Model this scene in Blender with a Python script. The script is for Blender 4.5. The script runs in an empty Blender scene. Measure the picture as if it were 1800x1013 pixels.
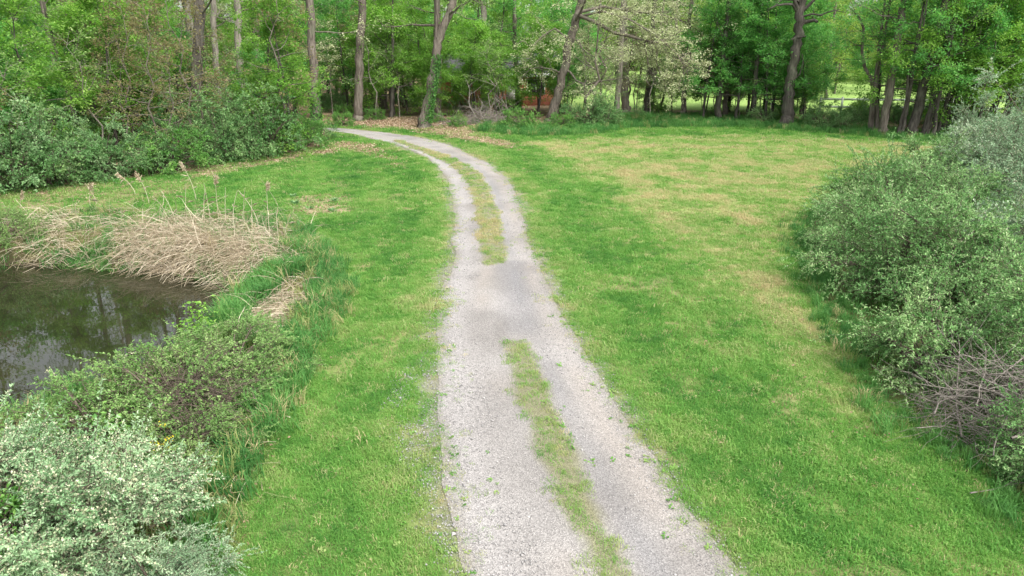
import bpy, math, random
import numpy as np
from mathutils import Vector

R = math.radians
rng = np.random.default_rng(11)
random.seed(11)
scene = bpy.context.scene
COL = scene.collection

# ------------------------------------------------------------------ camera
CAM_H, FPX, CX, CY = 5.0, 1285.0, 900.0, 506.5
PITCH = math.atan((CY - 70.0) / FPX)
cam_d = bpy.data.cameras.new("camera")
cam_d.sensor_width = 36.0
cam_d.lens = 36.0 * FPX / 1800.0
cam_d.clip_start = 0.05
cam_d.clip_end = 3000.0
cam = bpy.data.objects.new("camera", cam_d)
cam.location = (0, 0, CAM_H)
cam.rotation_euler = (math.pi / 2 - PITCH, 0, 0)
COL.objects.link(cam)
scene.camera = cam

# ------------------------------------------------------------------ sky and sun (bright overcast)
SUN_AZ, SUN_EL = R(142), R(54)
world = bpy.data.worlds.new("World")
scene.world = world
world.use_nodes = True
wn, wl = world.node_tree.nodes, world.node_tree.links
sky = wn.new("ShaderNodeTexSky")
sky.sky_type = 'NISHITA'
sky.sun_disc = False
sky.sun_elevation = SUN_EL
sky.sun_rotation = SUN_AZ
sky.air_density = 1.0
sky.dust_density = 3.0
hs = wn.new("ShaderNodeHueSaturation")
hs.inputs["Saturation"].default_value = 0.2
wl.new(sky.outputs[0], hs.inputs["Color"])
wl.new(hs.outputs[0], wn["Background"].inputs["Color"])
wn["Background"].inputs["Strength"].default_value = 0.15
sun_d = bpy.data.lights.new("sun", 'SUN')
sun_d.energy = 1.5
sun_d.angle = R(14)
sun_d.color = (1.0, 0.95, 0.87)
sun = bpy.data.objects.new("sun", sun_d)
sdir = Vector((math.sin(SUN_AZ) * math.cos(SUN_EL), math.cos(SUN_AZ) * math.cos(SUN_EL), math.sin(SUN_EL)))
sun.rotation_euler = sdir.to_track_quat('Z', 'Y').to_euler()
sun.location = (30, 20, 60)
COL.objects.link(sun)

scene.view_settings.view_transform = 'Standard'
scene.view_settings.look = 'None'
scene.view_settings.exposure = 1.42
scene.view_settings.gamma = 1.0
scene.view_settings.use_curve_mapping = False
scene.render.engine = 'CYCLES'
scene.cycles.max_bounces = 10
scene.cycles.diffuse_bounces = 7
scene.cycles.transmission_bounces = 7
scene.cycles.glossy_bounces = 2
scene.cycles.use_denoising = True

# ------------------------------------------------------------------ helpers
cp, sp = math.cos(PITCH), math.sin(PITCH)


def ray(px, py):
    u = (px - CX) / FPX
    v = -(py - CY) / FPX
    return np.array([u, cp + v * sp, -sp + v * cp])


def at(px, py, z=0.0):
    """the spot on the level z that lies under this pixel of the photograph"""
    d = ray(px, py)
    t = (z - CAM_H) / d[2]
    return np.array([d[0] * t, d[1] * t, z])


def at_y(px, py, y):
    d = ray(px, py)
    t = y / d[1]
    return np.array([d[0] * t, y, CAM_H + d[2] * t])


def px_per_m(py):
    return (py - 70.0) * cp / CAM_H


def hash2(ix, iy, s):
    n = (ix.astype(np.int64) * 374761393 + iy.astype(np.int64) * 668265263 + s * 144269504) & 0xFFFFFFFF
    n = ((n ^ (n >> 13)) * 1274126177) & 0xFFFFFFFF
    n = (n ^ (n >> 16)) & 0xFFFFFFFF
    return n / 4294967295.0


def vnoise(x, y, s=0):
    x = np.asarray(x, float); y = np.asarray(y, float)
    ix, iy = np.floor(x), np.floor(y)
    fx, fy = x - ix, y - iy
    fx = fx * fx * (3 - 2 * fx); fy = fy * fy * (3 - 2 * fy)
    a, b = hash2(ix, iy, s), hash2(ix + 1, iy, s)
    c, d = hash2(ix, iy + 1, s), hash2(ix + 1, iy + 1, s)
    return (a * (1 - fx) + b * fx) * (1 - fy) + (c * (1 - fx) + d * fx) * fy


def fbm(x, y, s=0, o=4):
    v, a, t = 0.0, 0.5, 0.0
    for k in range(o):
        v = v + a * vnoise(np.asarray(x) * 2 ** k, np.asarray(y) * 2 ** k, s + k * 17)
        t += a; a *= 0.5
    return v / t


def sstep(a, b, x):
    t = np.clip((x - a) / (b - a), 0, 1)
    return t * t * (3 - 2 * t)


def sdf(P, poly):
    """signed distance to a polygon, negative inside"""
    P = np.asarray(P, float); V = np.asarray(poly, float)
    d = np.full(len(P), 1e18)
    inside = np.zeros(len(P), bool)
    n = len(V)
    for i in range(n):
        a, b = V[i], V[(i + 1) % n]
        e = b - a
        w = P - a
        t = np.clip((w @ e) / max(e @ e, 1e-12), 0, 1)
        q = w - t[:, None] * e
        d = np.minimum(d, (q * q).sum(1))
        c = ((a[1] <= P[:, 1]) & (b[1] > P[:, 1])) | ((b[1] <= P[:, 1]) & (a[1] > P[:, 1]))
        with np.errstate(divide='ignore', invalid='ignore'):
            xi = a[0] + (P[:, 1] - a[1]) / (b[1] - a[1] if abs(b[1] - a[1]) > 1e-12 else 1e-12) * e[0]
        inside ^= c & (P[:, 0] < xi)
    d = np.sqrt(d)
    return np.where(inside, -d, d)


def poly_px(pts, z=0.0):
    return np.array([at(x, y, z)[:2] for x, y in pts])


class MB:
    """collects quads and triangles, then links them as one mesh object"""

    def __init__(self):
        self.v, self.f, self.m, self.t, self.n = [], [], [], [], 0

    def add(self, v, f, tint=0.5, mat=0):
        v = np.asarray(v, float).reshape(-1, 3); f = np.asarray(f, int)
        self.v.append(v)
        self.f.append(f + self.n)
        self.m.append(np.full(len(f), mat, int))
        t = np.asarray(tint, float)
        self.t.append(np.full(len(v), float(t)) if t.ndim == 0 else t)
        self.n += len(v)

    def box(self, lo, hi, tint=0.5, mat=0):
        x0, y0, z0 = lo; x1, y1, z1 = hi
        v = [(x0, y0, z0), (x1, y0, z0), (x1, y1, z0), (x0, y1, z0), (x0, y0, z1), (x1, y0, z1), (x1, y1, z1), (x0, y1, z1)]
        f = [(0, 3, 2, 1), (4, 5, 6, 7), (0, 1, 5, 4), (1, 2, 6, 5), (2, 3, 7, 6), (3, 0, 4, 7)]
        self.add(v, f, tint, mat)

    def tube(self, path, rad, sides=6, tint=0.5, mat=0, cap=True):
        P = np.asarray(path, float); n = len(P)
        r = np.broadcast_to(np.asarray(rad, float), (n,))
        T = np.gradient(P, axis=0)
        T /= np.linalg.norm(T, axis=1)[:, None] + 1e-9
        ref = np.array([0.31, 0.95, 0.05]) if abs(T[:, 2]).mean() > 0.6 else np.array([0.05, 0.08, 1.0])
        A = np.cross(T, ref); A /= np.linalg.norm(A, axis=1)[:, None] + 1e-9
        B = np.cross(T, A)
        ang = np.arange(sides) * 2 * math.pi / sides
        ring = A[:, None, :] * np.cos(ang)[None, :, None] + B[:, None, :] * np.sin(ang)[None, :, None]
        V = (P[:, None, :] + ring * r[:, None, None]).reshape(-1, 3)
        i = np.arange(n - 1)[:, None] * sides; k = np.arange(sides)[None, :]; k2 = (k + 1) % sides
        F = np.stack([i + k, i + k2, i + sides + k2, i + sides + k], -1).reshape(-1, 4)
        self.add(V, F, tint, mat)
        if cap and sides == 4:
            self.add(V[-4:], [(0, 1, 2, 3)], tint, mat)

    def leaves(self, pos, along, up, size, tint, width=0.5, fold=0.12, mat=0):
        """one folded diamond leaf at each position"""
        n = len(pos)
        a = along / (np.linalg.norm(along, axis=1)[:, None] + 1e-9)
        s = np.cross(up, a); s /= np.linalg.norm(s, axis=1)[:, None] + 1e-9
        u = np.cross(a, s)
        L = np.broadcast_to(size, (n,))[:, None]
        W = L * width * 0.5
        p0 = pos; p1 = pos + a * L * 0.45 + s * W + u * L * fold
        p2 = pos + a * L - u * L * 0.06; p3 = pos + a * L * 0.45 - s * W + u * L * fold
        V = np.stack([p0, p1, p2, p3], 1).reshape(-1, 3)
        b = np.arange(n)[:, None] * 4
        F = np.concatenate([b + np.array([[0, 1, 2]]), b + np.array([[0, 2, 3]])], 0)
        self.add(V, F, np.repeat(np.broadcast_to(tint, (n,)), 4), mat)

    def mesh(self, name, mats, smooth=False):
        me = bpy.data.meshes.new(name)
        V = np.concatenate(self.v) if self.v else np.zeros((0, 3))
        me.vertices.add(len(V)); me.vertices.foreach_set("co", V.ravel())
        tot = np.concatenate([np.full(len(f), f.shape[1]) for f in self.f])
        loops = np.concatenate([f.ravel() for f in self.f])
        me.loops.add(len(loops)); me.loops.foreach_set("vertex_index", loops)
        me.polygons.add(len(tot))
        me.polygons.foreach_set("loop_start", np.concatenate([[0], np.cumsum(tot)[:-1]]))
        me.polygons.foreach_set("loop_total", tot)
        me.polygons.foreach_set("material_index", np.concatenate(self.m))
        if smooth:
            me.polygons.foreach_set("use_smooth", np.ones(len(tot), bool))
        at_ = me.attributes.new("tint", 'FLOAT', 'POINT')
        at_.data.foreach_set("value", np.concatenate(self.t))
        for m in (mats if isinstance(mats, (list, tuple)) else [mats]):
            me.materials.append(m)
        me.update(calc_edges=True)
        return me

    def build(self, name, mats, parent=None, smooth=False):
        return link(name, self.mesh(name, mats, smooth), parent)


def link(name, me, parent=None, loc=None):
    o = bpy.data.objects.new(name, me)
    COL.objects.link(o)
    if parent is not None:
        o.parent = parent
    if loc is not None:
        o.location = loc
    return o


def tag(o, label=None, cat=None, group=None, kind=None):
    if label: o["label"] = label
    if cat: o["category"] = cat
    if group: o["group"] = group
    if kind: o["kind"] = kind
    return o


def thing(name, loc, label, cat, group=None, rz=0.0, sc=1.0):
    o = bpy.data.objects.new(name, None)
    COL.objects.link(o)
    o.empty_display_size = 0.2
    o.location = [float(c) for c in loc]
    o.rotation_euler = (0, 0, rz)
    s = sc if isinstance(sc, (tuple, list)) else (sc, sc, sc)
    o.scale = s
    return tag(o, label, cat, group)


# ------------------------------------------------------------------ materials
def mat_new(name):
    m = bpy.data.materials.new(name)
    m.use_nodes = True
    return m, m.node_tree.nodes, m.node_tree.links


def leaf_mat(name, ca, cb, cc=None, transl=0.42, rough=0.55, instancer=False, spec=0.25):
    m, n, l = mat_new(name)
    a = n.new("ShaderNodeAttribute"); a.attribute_name = "tint"
    a.attribute_type = 'INSTANCER' if instancer else 'GEOMETRY'
    r = n.new("ShaderNodeValToRGB")
    e = r.color_ramp.elements
    e[0].color = (*ca, 1); e[1].color = (*cb, 1)
    if cc is not None:
        k = e.new(0.5); k.color = e[1].color; e[2].color = (*cc, 1)
    l.new(a.outputs["Fac"], r.inputs[0])
    p = n["Principled BSDF"]
    p.inputs["Roughness"].default_value = rough
    p.inputs["Specular IOR Level"].default_value = spec
    l.new(r.outputs[0], p.inputs["Base Color"])
    t = n.new("ShaderNodeBsdfTranslucent")
    h = n.new("ShaderNodeHueSaturation")
    h.inputs["Saturation"].default_value = 1.1; h.inputs["Value"].default_value = 1.3
    l.new(r.outputs[0], h.inputs["Color"]); l.new(h.outputs[0], t.inputs[0])
    mx = n.new("ShaderNodeMixShader"); mx.inputs[0].default_value = transl
    l.new(p.outputs[0], mx.inputs[1]); l.new(t.outputs[0], mx.inputs[2])
    l.new(mx.outputs[0], n["Material Output"].inputs[0])
    return m


def bark_mat(name, dark, light, scale=9.0, moss=0.0):
    m, n, l = mat_new(name)
    tc = n.new("ShaderNodeTexCoord")
    mp = n.new("ShaderNodeMapping"); mp.inputs["Scale"].default_value = (1, 1, 0.16)
    l.new(tc.outputs["Object"], mp.inputs[0])
    no = n.new("ShaderNodeTexNoise"); no.inputs["Scale"].default_value = scale
    no.inputs["Detail"].default_value = 8; no.inputs["Roughness"].default_value = 0.7
    l.new(mp.outputs[0], no.inputs["Vector"])
    r = n.new("ShaderNodeValToRGB")
    r.color_ramp.elements[0].position = 0.36; r.color_ramp.elements[0].color = (*dark, 1)
    r.color_ramp.elements[1].position = 0.66; r.color_ramp.elements[1].color = (*light, 1)
    l.new(no.outputs["Fac"], r.inputs[0])
    p = n["Principled BSDF"]; p.inputs["Roughness"].default_value = 0.9
    p.inputs["Specular IOR Level"].default_value = 0.15
    src = r.outputs[0]
    if moss > 0:
        n2 = n.new("ShaderNodeTexNoise"); n2.inputs["Scale"].default_value = 1.6; n2.inputs["Detail"].default_value = 4
        l.new(tc.outputs["Object"], n2.inputs["Vector"])
        r2 = n.new("ShaderNodeValToRGB"); r2.color_ramp.elements[0].position = 0.5; r2.color_ramp.elements[1].position = 0.68
        l.new(n2.outputs["Fac"], r2.inputs[0])
        mu = n.new("ShaderNodeMath"); mu.operation = 'MULTIPLY'; mu.inputs[1].default_value = moss
        l.new(r2.outputs[0], mu.inputs[0])
        mx = n.new("ShaderNodeMix"); mx.data_type = 'RGBA'
        mx.inputs[7].default_value = (0.16, 0.19, 0.12, 1)
        l.new(mu.outputs[0], mx.inputs[0]); l.new(src, mx.inputs[6]); src = mx.outputs[2]
    l.new(src, p.inputs["Base Color"])
    b = n.new("ShaderNodeBump"); b.inputs["Strength"].default_value = 0.9; b.inputs["Distance"].default_value = 0.03
    l.new(no.outputs["Fac"], b.inputs["Height"]); l.new(b.outputs[0], p.inputs["Normal"])
    return m


def plain_mat(name, col, rough=0.8, var=0.15, scale=4.0):
    m, n, l = mat_new(name)
    tc = n.new("ShaderNodeTexCoord")
    no = n.new("ShaderNodeTexNoise"); no.inputs["Scale"].default_value = scale; no.inputs["Detail"].default_value = 6
    l.new(tc.outputs["Object"], no.inputs["Vector"])
    r = n.new("ShaderNodeValToRGB")
    r.color_ramp.elements[0].position = 0.3; r.color_ramp.elements[1].position = 0.7
    r.color_ramp.elements[0].color = (*[c * (1 - var) for c in col], 1)
    r.color_ramp.elements[1].color = (*[c * (1 + var) for c in col], 1)
    l.new(no.outputs["Fac"], r.inputs[0])
    p = n["Principled BSDF"]; p.inputs["Roughness"].default_value = rough
    l.new(r.outputs[0], p.inputs["Base Color"])
    return m


M = {}
M['maple'] = leaf_mat("maple_leaf", (0.115, 0.265, 0.045), (0.215, 0.41, 0.075), (0.33, 0.50, 0.12), transl=0.5)
M['beech'] = leaf_mat("shade_leaf", (0.085, 0.255, 0.065), (0.155, 0.385, 0.09), (0.25, 0.47, 0.13), transl=0.52)
M['oak_new'] = leaf_mat("young_oak_leaf", (0.34, 0.40, 0.19), (0.50, 0.53, 0.31), (0.62, 0.61, 0.42), transl=0.35)
M['wood_leaf'] = leaf_mat("woodland_leaf", (0.13, 0.26, 0.06), (0.23, 0.38, 0.10), (0.38, 0.48, 0.19))
M['yellow_leaf'] = leaf_mat("sunny_leaf", (0.17, 0.28, 0.05), (0.28, 0.40, 0.09), (0.38, 0.46, 0.14))
M['bud_leaf'] = leaf_mat("brown_bud_leaf", (0.16, 0.13, 0.06), (0.22, 0.22, 0.09), (0.28, 0.26, 0.12))
M['shrub_leaf'] = leaf_mat("shrub_leaf", (0.10, 0.225, 0.075), (0.18, 0.34, 0.115), (0.32, 0.47, 0.20), transl=0.4)
M['shrub_green'] = leaf_mat("bright_shrub_leaf", (0.09, 0.24, 0.05), (0.17, 0.36, 0.075), (0.25, 0.45, 0.11), transl=0.35)
M['olive_leaf'] = leaf_mat("silvery_olive_leaf", (0.17, 0.28, 0.15), (0.29, 0.43, 0.25), (0.46, 0.57, 0.39), transl=0.25)
M['olive_green'] = leaf_mat("green_olive_leaf", (0.115, 0.26, 0.08), (0.22, 0.40, 0.135), (0.40, 0.55, 0.25), transl=0.28)
M['silver_leaf'] = leaf_mat('blooming_olive_leaf', (0.18, 0.32, 0.15), (0.31, 0.47, 0.25), (0.47, 0.62, 0.38), transl=0.3)
M['olive_pale'] = leaf_mat('pale_shrub_leaf', (0.13, 0.255, 0.10), (0.23, 0.385, 0.165), (0.40, 0.54, 0.29), transl=0.38)
M['lime_leaf'] = leaf_mat('lime_leaf', (0.14, 0.31, 0.045), (0.22, 0.43, 0.07), (0.31, 0.52, 0.11), transl=0.4)
M['lime_maple'] = leaf_mat('lime_maple_leaf', (0.15, 0.34, 0.05), (0.25, 0.46, 0.085), (0.35, 0.55, 0.13), transl=0.48)
M['olive_bloom'] = leaf_mat("cream_blossom", (0.55, 0.56, 0.36), (0.66, 0.66, 0.46), (0.74, 0.73, 0.58), transl=0.3)
M['bramble_leaf'] = leaf_mat("bramble_leaf", (0.14, 0.28, 0.075), (0.24, 0.40, 0.12), (0.36, 0.50, 0.19), transl=0.4)
M['ivy'] = leaf_mat("ivy_leaf", (0.03, 0.10, 0.02), (0.06, 0.17, 0.03), (0.10, 0.24, 0.04), transl=0.15)
M['bark'] = bark_mat("grey_brown_bark", (0.055, 0.045, 0.036), (0.21, 0.18, 0.15), 9, 0.3)
M['bark_light'] = bark_mat("pale_bark", (0.13, 0.115, 0.095), (0.36, 0.32, 0.27), 9, 0.25)
M['bark_dark'] = bark_mat("dark_bark", (0.035, 0.031, 0.027), (0.13, 0.115, 0.097), 9, 0.3)
M['twig'] = bark_mat("twig_bark", (0.07, 0.055, 0.042), (0.18, 0.145, 0.115), 14)
M['dead'] = bark_mat("dead_wood", (0.12, 0.105, 0.09), (0.33, 0.295, 0.26), 14)
M['reed'] = leaf_mat("dry_reed", (0.25, 0.20, 0.13), (0.47, 0.395, 0.28), (0.66, 0.58, 0.45), transl=0.15, rough=0.7)
M['plume'] = leaf_mat("reed_plume", (0.38, 0.31, 0.20), (0.52, 0.44, 0.31), (0.64, 0.56, 0.42), transl=0.2, rough=0.8)
M['yellow_flower'] = leaf_mat("yellow_flower", (0.55, 0.45, 0.03), (0.7, 0.6, 0.05), transl=0.2)
M['litter'] = leaf_mat("fallen_leaf", (0.22, 0.15, 0.09), (0.40, 0.30, 0.20), (0.58, 0.48, 0.36), transl=0.15, rough=0.8, instancer=True)
# tint 0 dark lush .. 0.5 bright .. 0.8 yellowish .. 1 straw


def ramp_leaf(name, stops, transl=0.35, instancer=True):
    m = leaf_mat(name, stops[0][1], stops[-1][1], None, transl, 0.6, instancer, 0.2)
    r = [x for x in m.node_tree.nodes if x.bl_idname == "ShaderNodeValToRGB"][0]
    for pos, c in stops[1:-1]:
        e = r.color_ramp.elements.new(pos); e.color = (*c, 1)
    return m


M['grass'] = ramp_leaf("lawn_grass", [(0, (0.05, 0.165, 0.036)), (0.25, (0.09, 0.24, 0.046)), (0.5, (0.16, 0.34, 0.070)),
                                      (0.7, (0.245, 0.365, 0.105)), (0.85, (0.35, 0.41, 0.17)), (1, (0.48, 0.42, 0.23))], 0.4)
M['tall'] = ramp_leaf("long_grass", [(0, (0.05, 0.16, 0.042)), (0.35, (0.095, 0.245, 0.06)), (0.6, (0.165, 0.33, 0.085)),
                                     (0.85, (0.25, 0.30, 0.10)), (1, (0.46, 0.39, 0.22))], 0.35)

# ------------------------------------------------------------------ layout of the ground
POND_Z = -0.6
POND = np.vstack([poly_px([(-60, 477), (40, 477), (120, 474), (200, 482), (240, 486), (300, 494), (360, 503), (395, 512), (372, 548), (340, 585),
                           (290, 618), (230, 645), (170, 668), (110, 690), (40, 718), (-80, 760)], POND_Z),
                  [(-14.5, 6.0), (-21, 7.5), (-26, 13), (-22, 16.5)]])
ROAD_L = [(430, 231), (480, 230.5), (560, 230.5), (600, 232), (640, 240), (680, 250), (715, 260), (740, 270), (762, 285), (778, 300), (790, 320), (796, 340),
          (800, 370), (803, 400), (801, 440), (796, 470), (787, 500), (777, 550), (773, 600), (775, 650), (779, 700), (781, 750), (786, 800),
          (791, 850), (802, 900), (815, 950), (837, 1013), (880, 1120), (960, 1400)]
ROAD_R = [(440, 224.5), (500, 224.5), (590, 226), (625, 228.5), (670, 231), (715, 237), (755, 246), (790, 256), (820, 268), (846, 283), (872, 300), (895, 325),
          (910, 358), (921, 400), (935, 440), (949, 470), (962, 500), (984, 550), (1010, 600), (1037, 650), (1066, 700), (1099, 750), (1130, 800),
          (1161, 850), (1196, 900), (1234, 950), (1284, 1013), (1375, 1120), (1620, 1400)]
RL, RR = poly_px(ROAD_L), poly_px(ROAD_R)


def resample(P, t, tn):
    return np.stack([np.interp(tn, t, P[:, 0]), np.interp(tn, t, P[:, 1])], 1)


mid = (RL + RR) / 2
s_len = np.concatenate([[0], np.cumsum(np.linalg.norm(np.diff(mid, axis=0), axis=1))])
NR = int(s_len[-1] / 0.15)
sn = np.linspace(0, s_len[-1], NR)
RLs, RRs = resample(RL, s_len, sn), resample(RR, s_len, sn)
ker = np.hanning(23); ker /= ker.sum()


def smooth(P):
    q = np.vstack([np.repeat(P[:1], 11, 0), P, np.repeat(P[-1:], 11, 0)])
    return np.stack([np.convolve(q[:, k], ker, 'valid') for k in (0, 1)], 1)


RLs, RRs = smooth(RLs), smooth(RRs)
RMs = (RLs + RRs) / 2
ROAD = np.vstack([RLs[::6], RRs[::-1][::6]])

FOREST_EDGE = [(-500, 352), (-200, 345), (0, 338), (120, 324), (240, 313), (330, 300), (420, 284), (520, 270), (575, 258), (590, 238), (560, 229), (480, 228),
               (520, 222), (640, 220), (760, 222), (860, 222), (960, 228), (1080, 219), (1160, 207), (1300, 215), (1400, 223), (1500, 233), (1620, 241), (1720, 246), (1900, 262), (2300, 290)]
FOREST = np.vstack([poly_px(FOREST_EDGE), [(70, 40), (70, 140), (-120, 140), (-120, 15)]])
LITTER = [poly_px([(585, 226), (640, 214), (760, 208), (850, 226), (838, 238), (905, 252), (890, 258), (800, 242), (700, 226), (620, 222)]),
          poly_px([(320, 306), (420, 286), (560, 264), (600, 250), (650, 256), (705, 276), (700, 292), (660, 276), (610, 262), (560, 274), (420, 297), (330, 318)])]
LEAFY_BANK = poly_px([(-60, 350), (60, 330), (200, 322), (330, 312), (360, 330), (290, 352), (180, 372), (60, 400), (-80, 410)])
PATCH = poly_px([(505, 345), (560, 338), (620, 350), (628, 366), (580, 376), (520, 372)])
DRY = poly_px([(905, 250), (1100, 240), (1300, 236), (1500, 246), (1640, 258), (1600, 285), (1480, 315), (1405, 370), (1392, 440), (1430, 560), (1500, 690),
               (1545, 745), (1480, 720), (1390, 610), (1310, 540), (1220, 470), (1130, 390), (1050, 318), (960, 268)])
BANK = poly_px([(-300, 400), (0, 385), (90, 372), (230, 368), (420, 372), (520, 395), (560, 440), (575, 520), (540, 620), (500, 720), (440, 830), (400, 930), (405, 1020), (430, 1250), (-600, 1250)])
THICKET = poly_px([(1660, 246), (1640, 275), (1530, 300), (1430, 350), (1405, 420), (1410, 500), (1470, 575), (1500, 640), (1545, 710), (1640, 745), (1700, 800), (1760, 860), (1850, 940), (2300, 1100), (2600, 400), (2200, 260)])
TREELINE = poly_px([(835, 231), (960, 240), (1060, 236), (1100, 226), (1300, 223), (1400, 231), (1500, 240), (1640, 250), (1720, 252), (1720, 238), (1600, 233), (1500, 225), (1400, 215), (1300, 206), (1160, 199), (1080, 206), (960, 220), (840, 216)])
PASTURE = np.vstack([poly_px([(1000, 196), (1200, 194), (1400, 200), (1600, 212), (1750, 216), (2200, 230)]), [(140, 70), (180, 190), (30, 190), (5, 120), (4, 70)]])


def height(x, y):
    P = np.stack([np.asarray(x, float), np.asarray(y, float)], 1)
    z = (fbm(P[:, 0] * 0.16, P[:, 1] * 0.16, 3, 2) - 0.5) * 0.16
    far = sstep(60, 160, np.hypot(P[:, 0], P[:, 1]))
    z = z * (1 - far)
    near = (np.abs(P[:, 0] + 9) < 22) & (P[:, 1] < 30)
    if near.any():
        d = sdf(P[near], POND)
        d = d + (fbm(P[near, 0] * 1.3, P[near, 1] * 1.3, 5, 3) - 0.5) * 0.5
        bank = sstep(-0.35, 1.5, d)
        zz = z[near] * bank + (1 - bank) * (-0.95) - 0.5 * sstep(0, -2.5, d)
        z[near] = zz
    return z


def h1(x, y):
    return float(height(np.array([x]), np.array([y]))[0])


def ground_pt(px, py):
    p = at(px, py)
    return np.array([p[0], p[1], h1(p[0], p[1])])


# ------------------------------------------------------------------ ground
def grow_lines(a, b, step, far):
    c = list(np.arange(a, b + 1e-6, step))
    s = step; v = b
    while v < far:
        s *= 1.22; v += s; c.append(v)
    s = step; v = a; pre = []
    while v > -far:
        s *= 1.22; v -= s; pre.append(v)
    return np.array(pre[::-1] + c)


gx = grow_lines(-24, 26, 0.25, 900)
gy = grow_lines(3, 54, 0.25, 900)
GX, GY = np.meshgrid(gx, gy)
gp = np.stack([GX.ravel(), GY.ravel()], 1)
gz = height(gp[:, 0], gp[:, 1])
GZ = gz.reshape(GX.shape)


def height(x, y):
    """height of the ground sheet itself"""
    x = np.asarray(x, float); y = np.asarray(y, float)
    i = np.clip(np.searchsorted(gx, x) - 1, 0, len(gx) - 2); j = np.clip(np.searchsorted(gy, y) - 1, 0, len(gy) - 2)
    fx = np.clip((x - gx[i]) / (gx[i + 1] - gx[i]), 0, 1); fy = np.clip((y - gy[j]) / (gy[j + 1] - gy[j]), 0, 1)
    return (GZ[j, i] * (1 - fx) + GZ[j, i + 1] * fx) * (1 - fy) + (GZ[j + 1, i] * (1 - fx) + GZ[j + 1, i + 1] * fx) * fy



def soft(P, poly, w, wob=0.0, ws=0.6, seed=0):
    d = sdf(P, poly)
    if wob:
        d = d + (fbm(P[:, 0] * ws, P[:, 1] * ws, seed, 4) - 0.5) * 2 * wob
    return 1 - sstep(-w, w, d)


def cover(P):
    """masks of what grows or lies on the ground"""
    c = {}
    c['forest'] = soft(P, FOREST, 0.5, 0.9, 0.5, 21)
    c['litter'] = np.maximum.reduce([soft(P, q, 0.5, 0.9, 0.7, 31) for q in LITTER])
    c['leafy'] = soft(P, LEAFY_BANK, 0.5, 0.8, 0.7, 35)
    c['patch'] = soft(P, PATCH, 0.3, 0.6, 0.9, 37)
    c['dry'] = soft(P, DRY, 0.45, 0.7, 0.5, 41)
    c['bank'] = soft(P, BANK, 0.15, 0.35, 0.8, 51)
    c['thicket'] = soft(P, THICKET, 0.2, 0.4, 0.8, 61)
    c['past'] = soft(P, PASTURE, 1.0, 1.0, 0.2, 71)
    c['treeline'] = soft(P, TREELINE, 0.25, 0.5, 0.5, 75)
    return c


C_ = cover(gp)
n1 = fbm(gp[:, 0] * 0.9, gp[:, 1] * 0.9, 81, 5)[:, None]


def lerp(a, b, t):
    return a * (1 - t) + np.asarray(b) * t


lush = lerp(np.array([0.075, 0.15, 0.034]), (0.13, 0.22, 0.05), sstep(0.3, 0.7, n1))
thatch = fbm(gp[:, 0] * 1.5, gp[:, 1] * 1.5, 141, 4)[:, None]
lush = lerp(lush, (0.23, 0.195, 0.10), sstep(0.5, 0.74, thatch) * 0.6 * (1 - 0.6 * C_['dry'][:, None]))
colr = lerp(lush, (0.25, 0.29, 0.105), C_['dry'][:, None] * 0.75)
floor = lerp(np.array([0.15, 0.11, 0.07]), (0.31, 0.225, 0.145), sstep(0.3, 0.7, n1))
lm = np.maximum(C_['forest'] * (1 - C_['treeline']), C_['litter'] * 0.75)[:, None]
colr = lerp(colr, floor, lm)
colr = lerp(colr, (0.25, 0.19, 0.115), (C_['leafy'] * 0.55)[:, None])
colr = lerp(colr, (0.30, 0.235, 0.15), (C_['patch'] * 0.8)[:, None])
colr = lerp(colr, (0.11, 0.105, 0.045), C_['bank'][:, None])
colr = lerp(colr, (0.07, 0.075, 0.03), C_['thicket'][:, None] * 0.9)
colr = lerp(colr, lerp(np.array([0.19, 0.31, 0.075]), (0.27, 0.37, 0.12), n1), C_['past'][:, None])
verge = 1 - sstep(-0.05, 0.5, sdf(gp, ROAD) + (fbm(gp[:, 0] * 1.2, gp[:, 1] * 1.2, 85, 3) - 0.5) * 0.5)
colr = lerp(colr, (0.22, 0.205, 0.165), verge[:, None] * 0.9)
mud = (1 - sstep(POND_Z + 0.02, POND_Z + 0.35, gz))[:, None]
colr = lerp(colr, (0.035, 0.03, 0.018), mud)

gm, n, l = mat_new("turf_and_soil")
a = n.new("ShaderNodeAttribute"); a.attribute_name = "cover"
tc = n.new("ShaderNodeTexCoord")
no = n.new("ShaderNodeTexNoise"); no.inputs["Scale"].default_value = 7.0; no.inputs["Detail"].default_value = 10; no.inputs["Roughness"].default_value = 0.75
l.new(tc.outputs["Object"], no.inputs["Vector"])
mr = n.new("ShaderNodeMapRange"); mr.inputs[1].default_value = 0.3; mr.inputs[2].default_value = 0.7; mr.inputs[3].default_value = 0.6; mr.inputs[4].default_value = 1.35
l.new(no.outputs["Fac"], mr.inputs[0])
vm = n.new("ShaderNodeVectorMath"); vm.operation = 'SCALE'
l.new(a.outputs["Color"], vm.inputs[0]); l.new(mr.outputs[0], vm.inputs["Scale"])
p = n["Principled BSDF"]; p.inputs["Roughness"].default_value = 0.95; p.inputs["Specular IOR Level"].default_value = 0.1
l.new(vm.outputs[0], p.inputs["Base Color"])
b = n.new("ShaderNodeBump"); b.inputs["Strength"].default_value = 0.6; b.inputs["Distance"].default_value = 0.05
l.new(no.outputs["Fac"], b.inputs["Height"]); l.new(b.outputs[0], p.inputs["Normal"])

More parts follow.
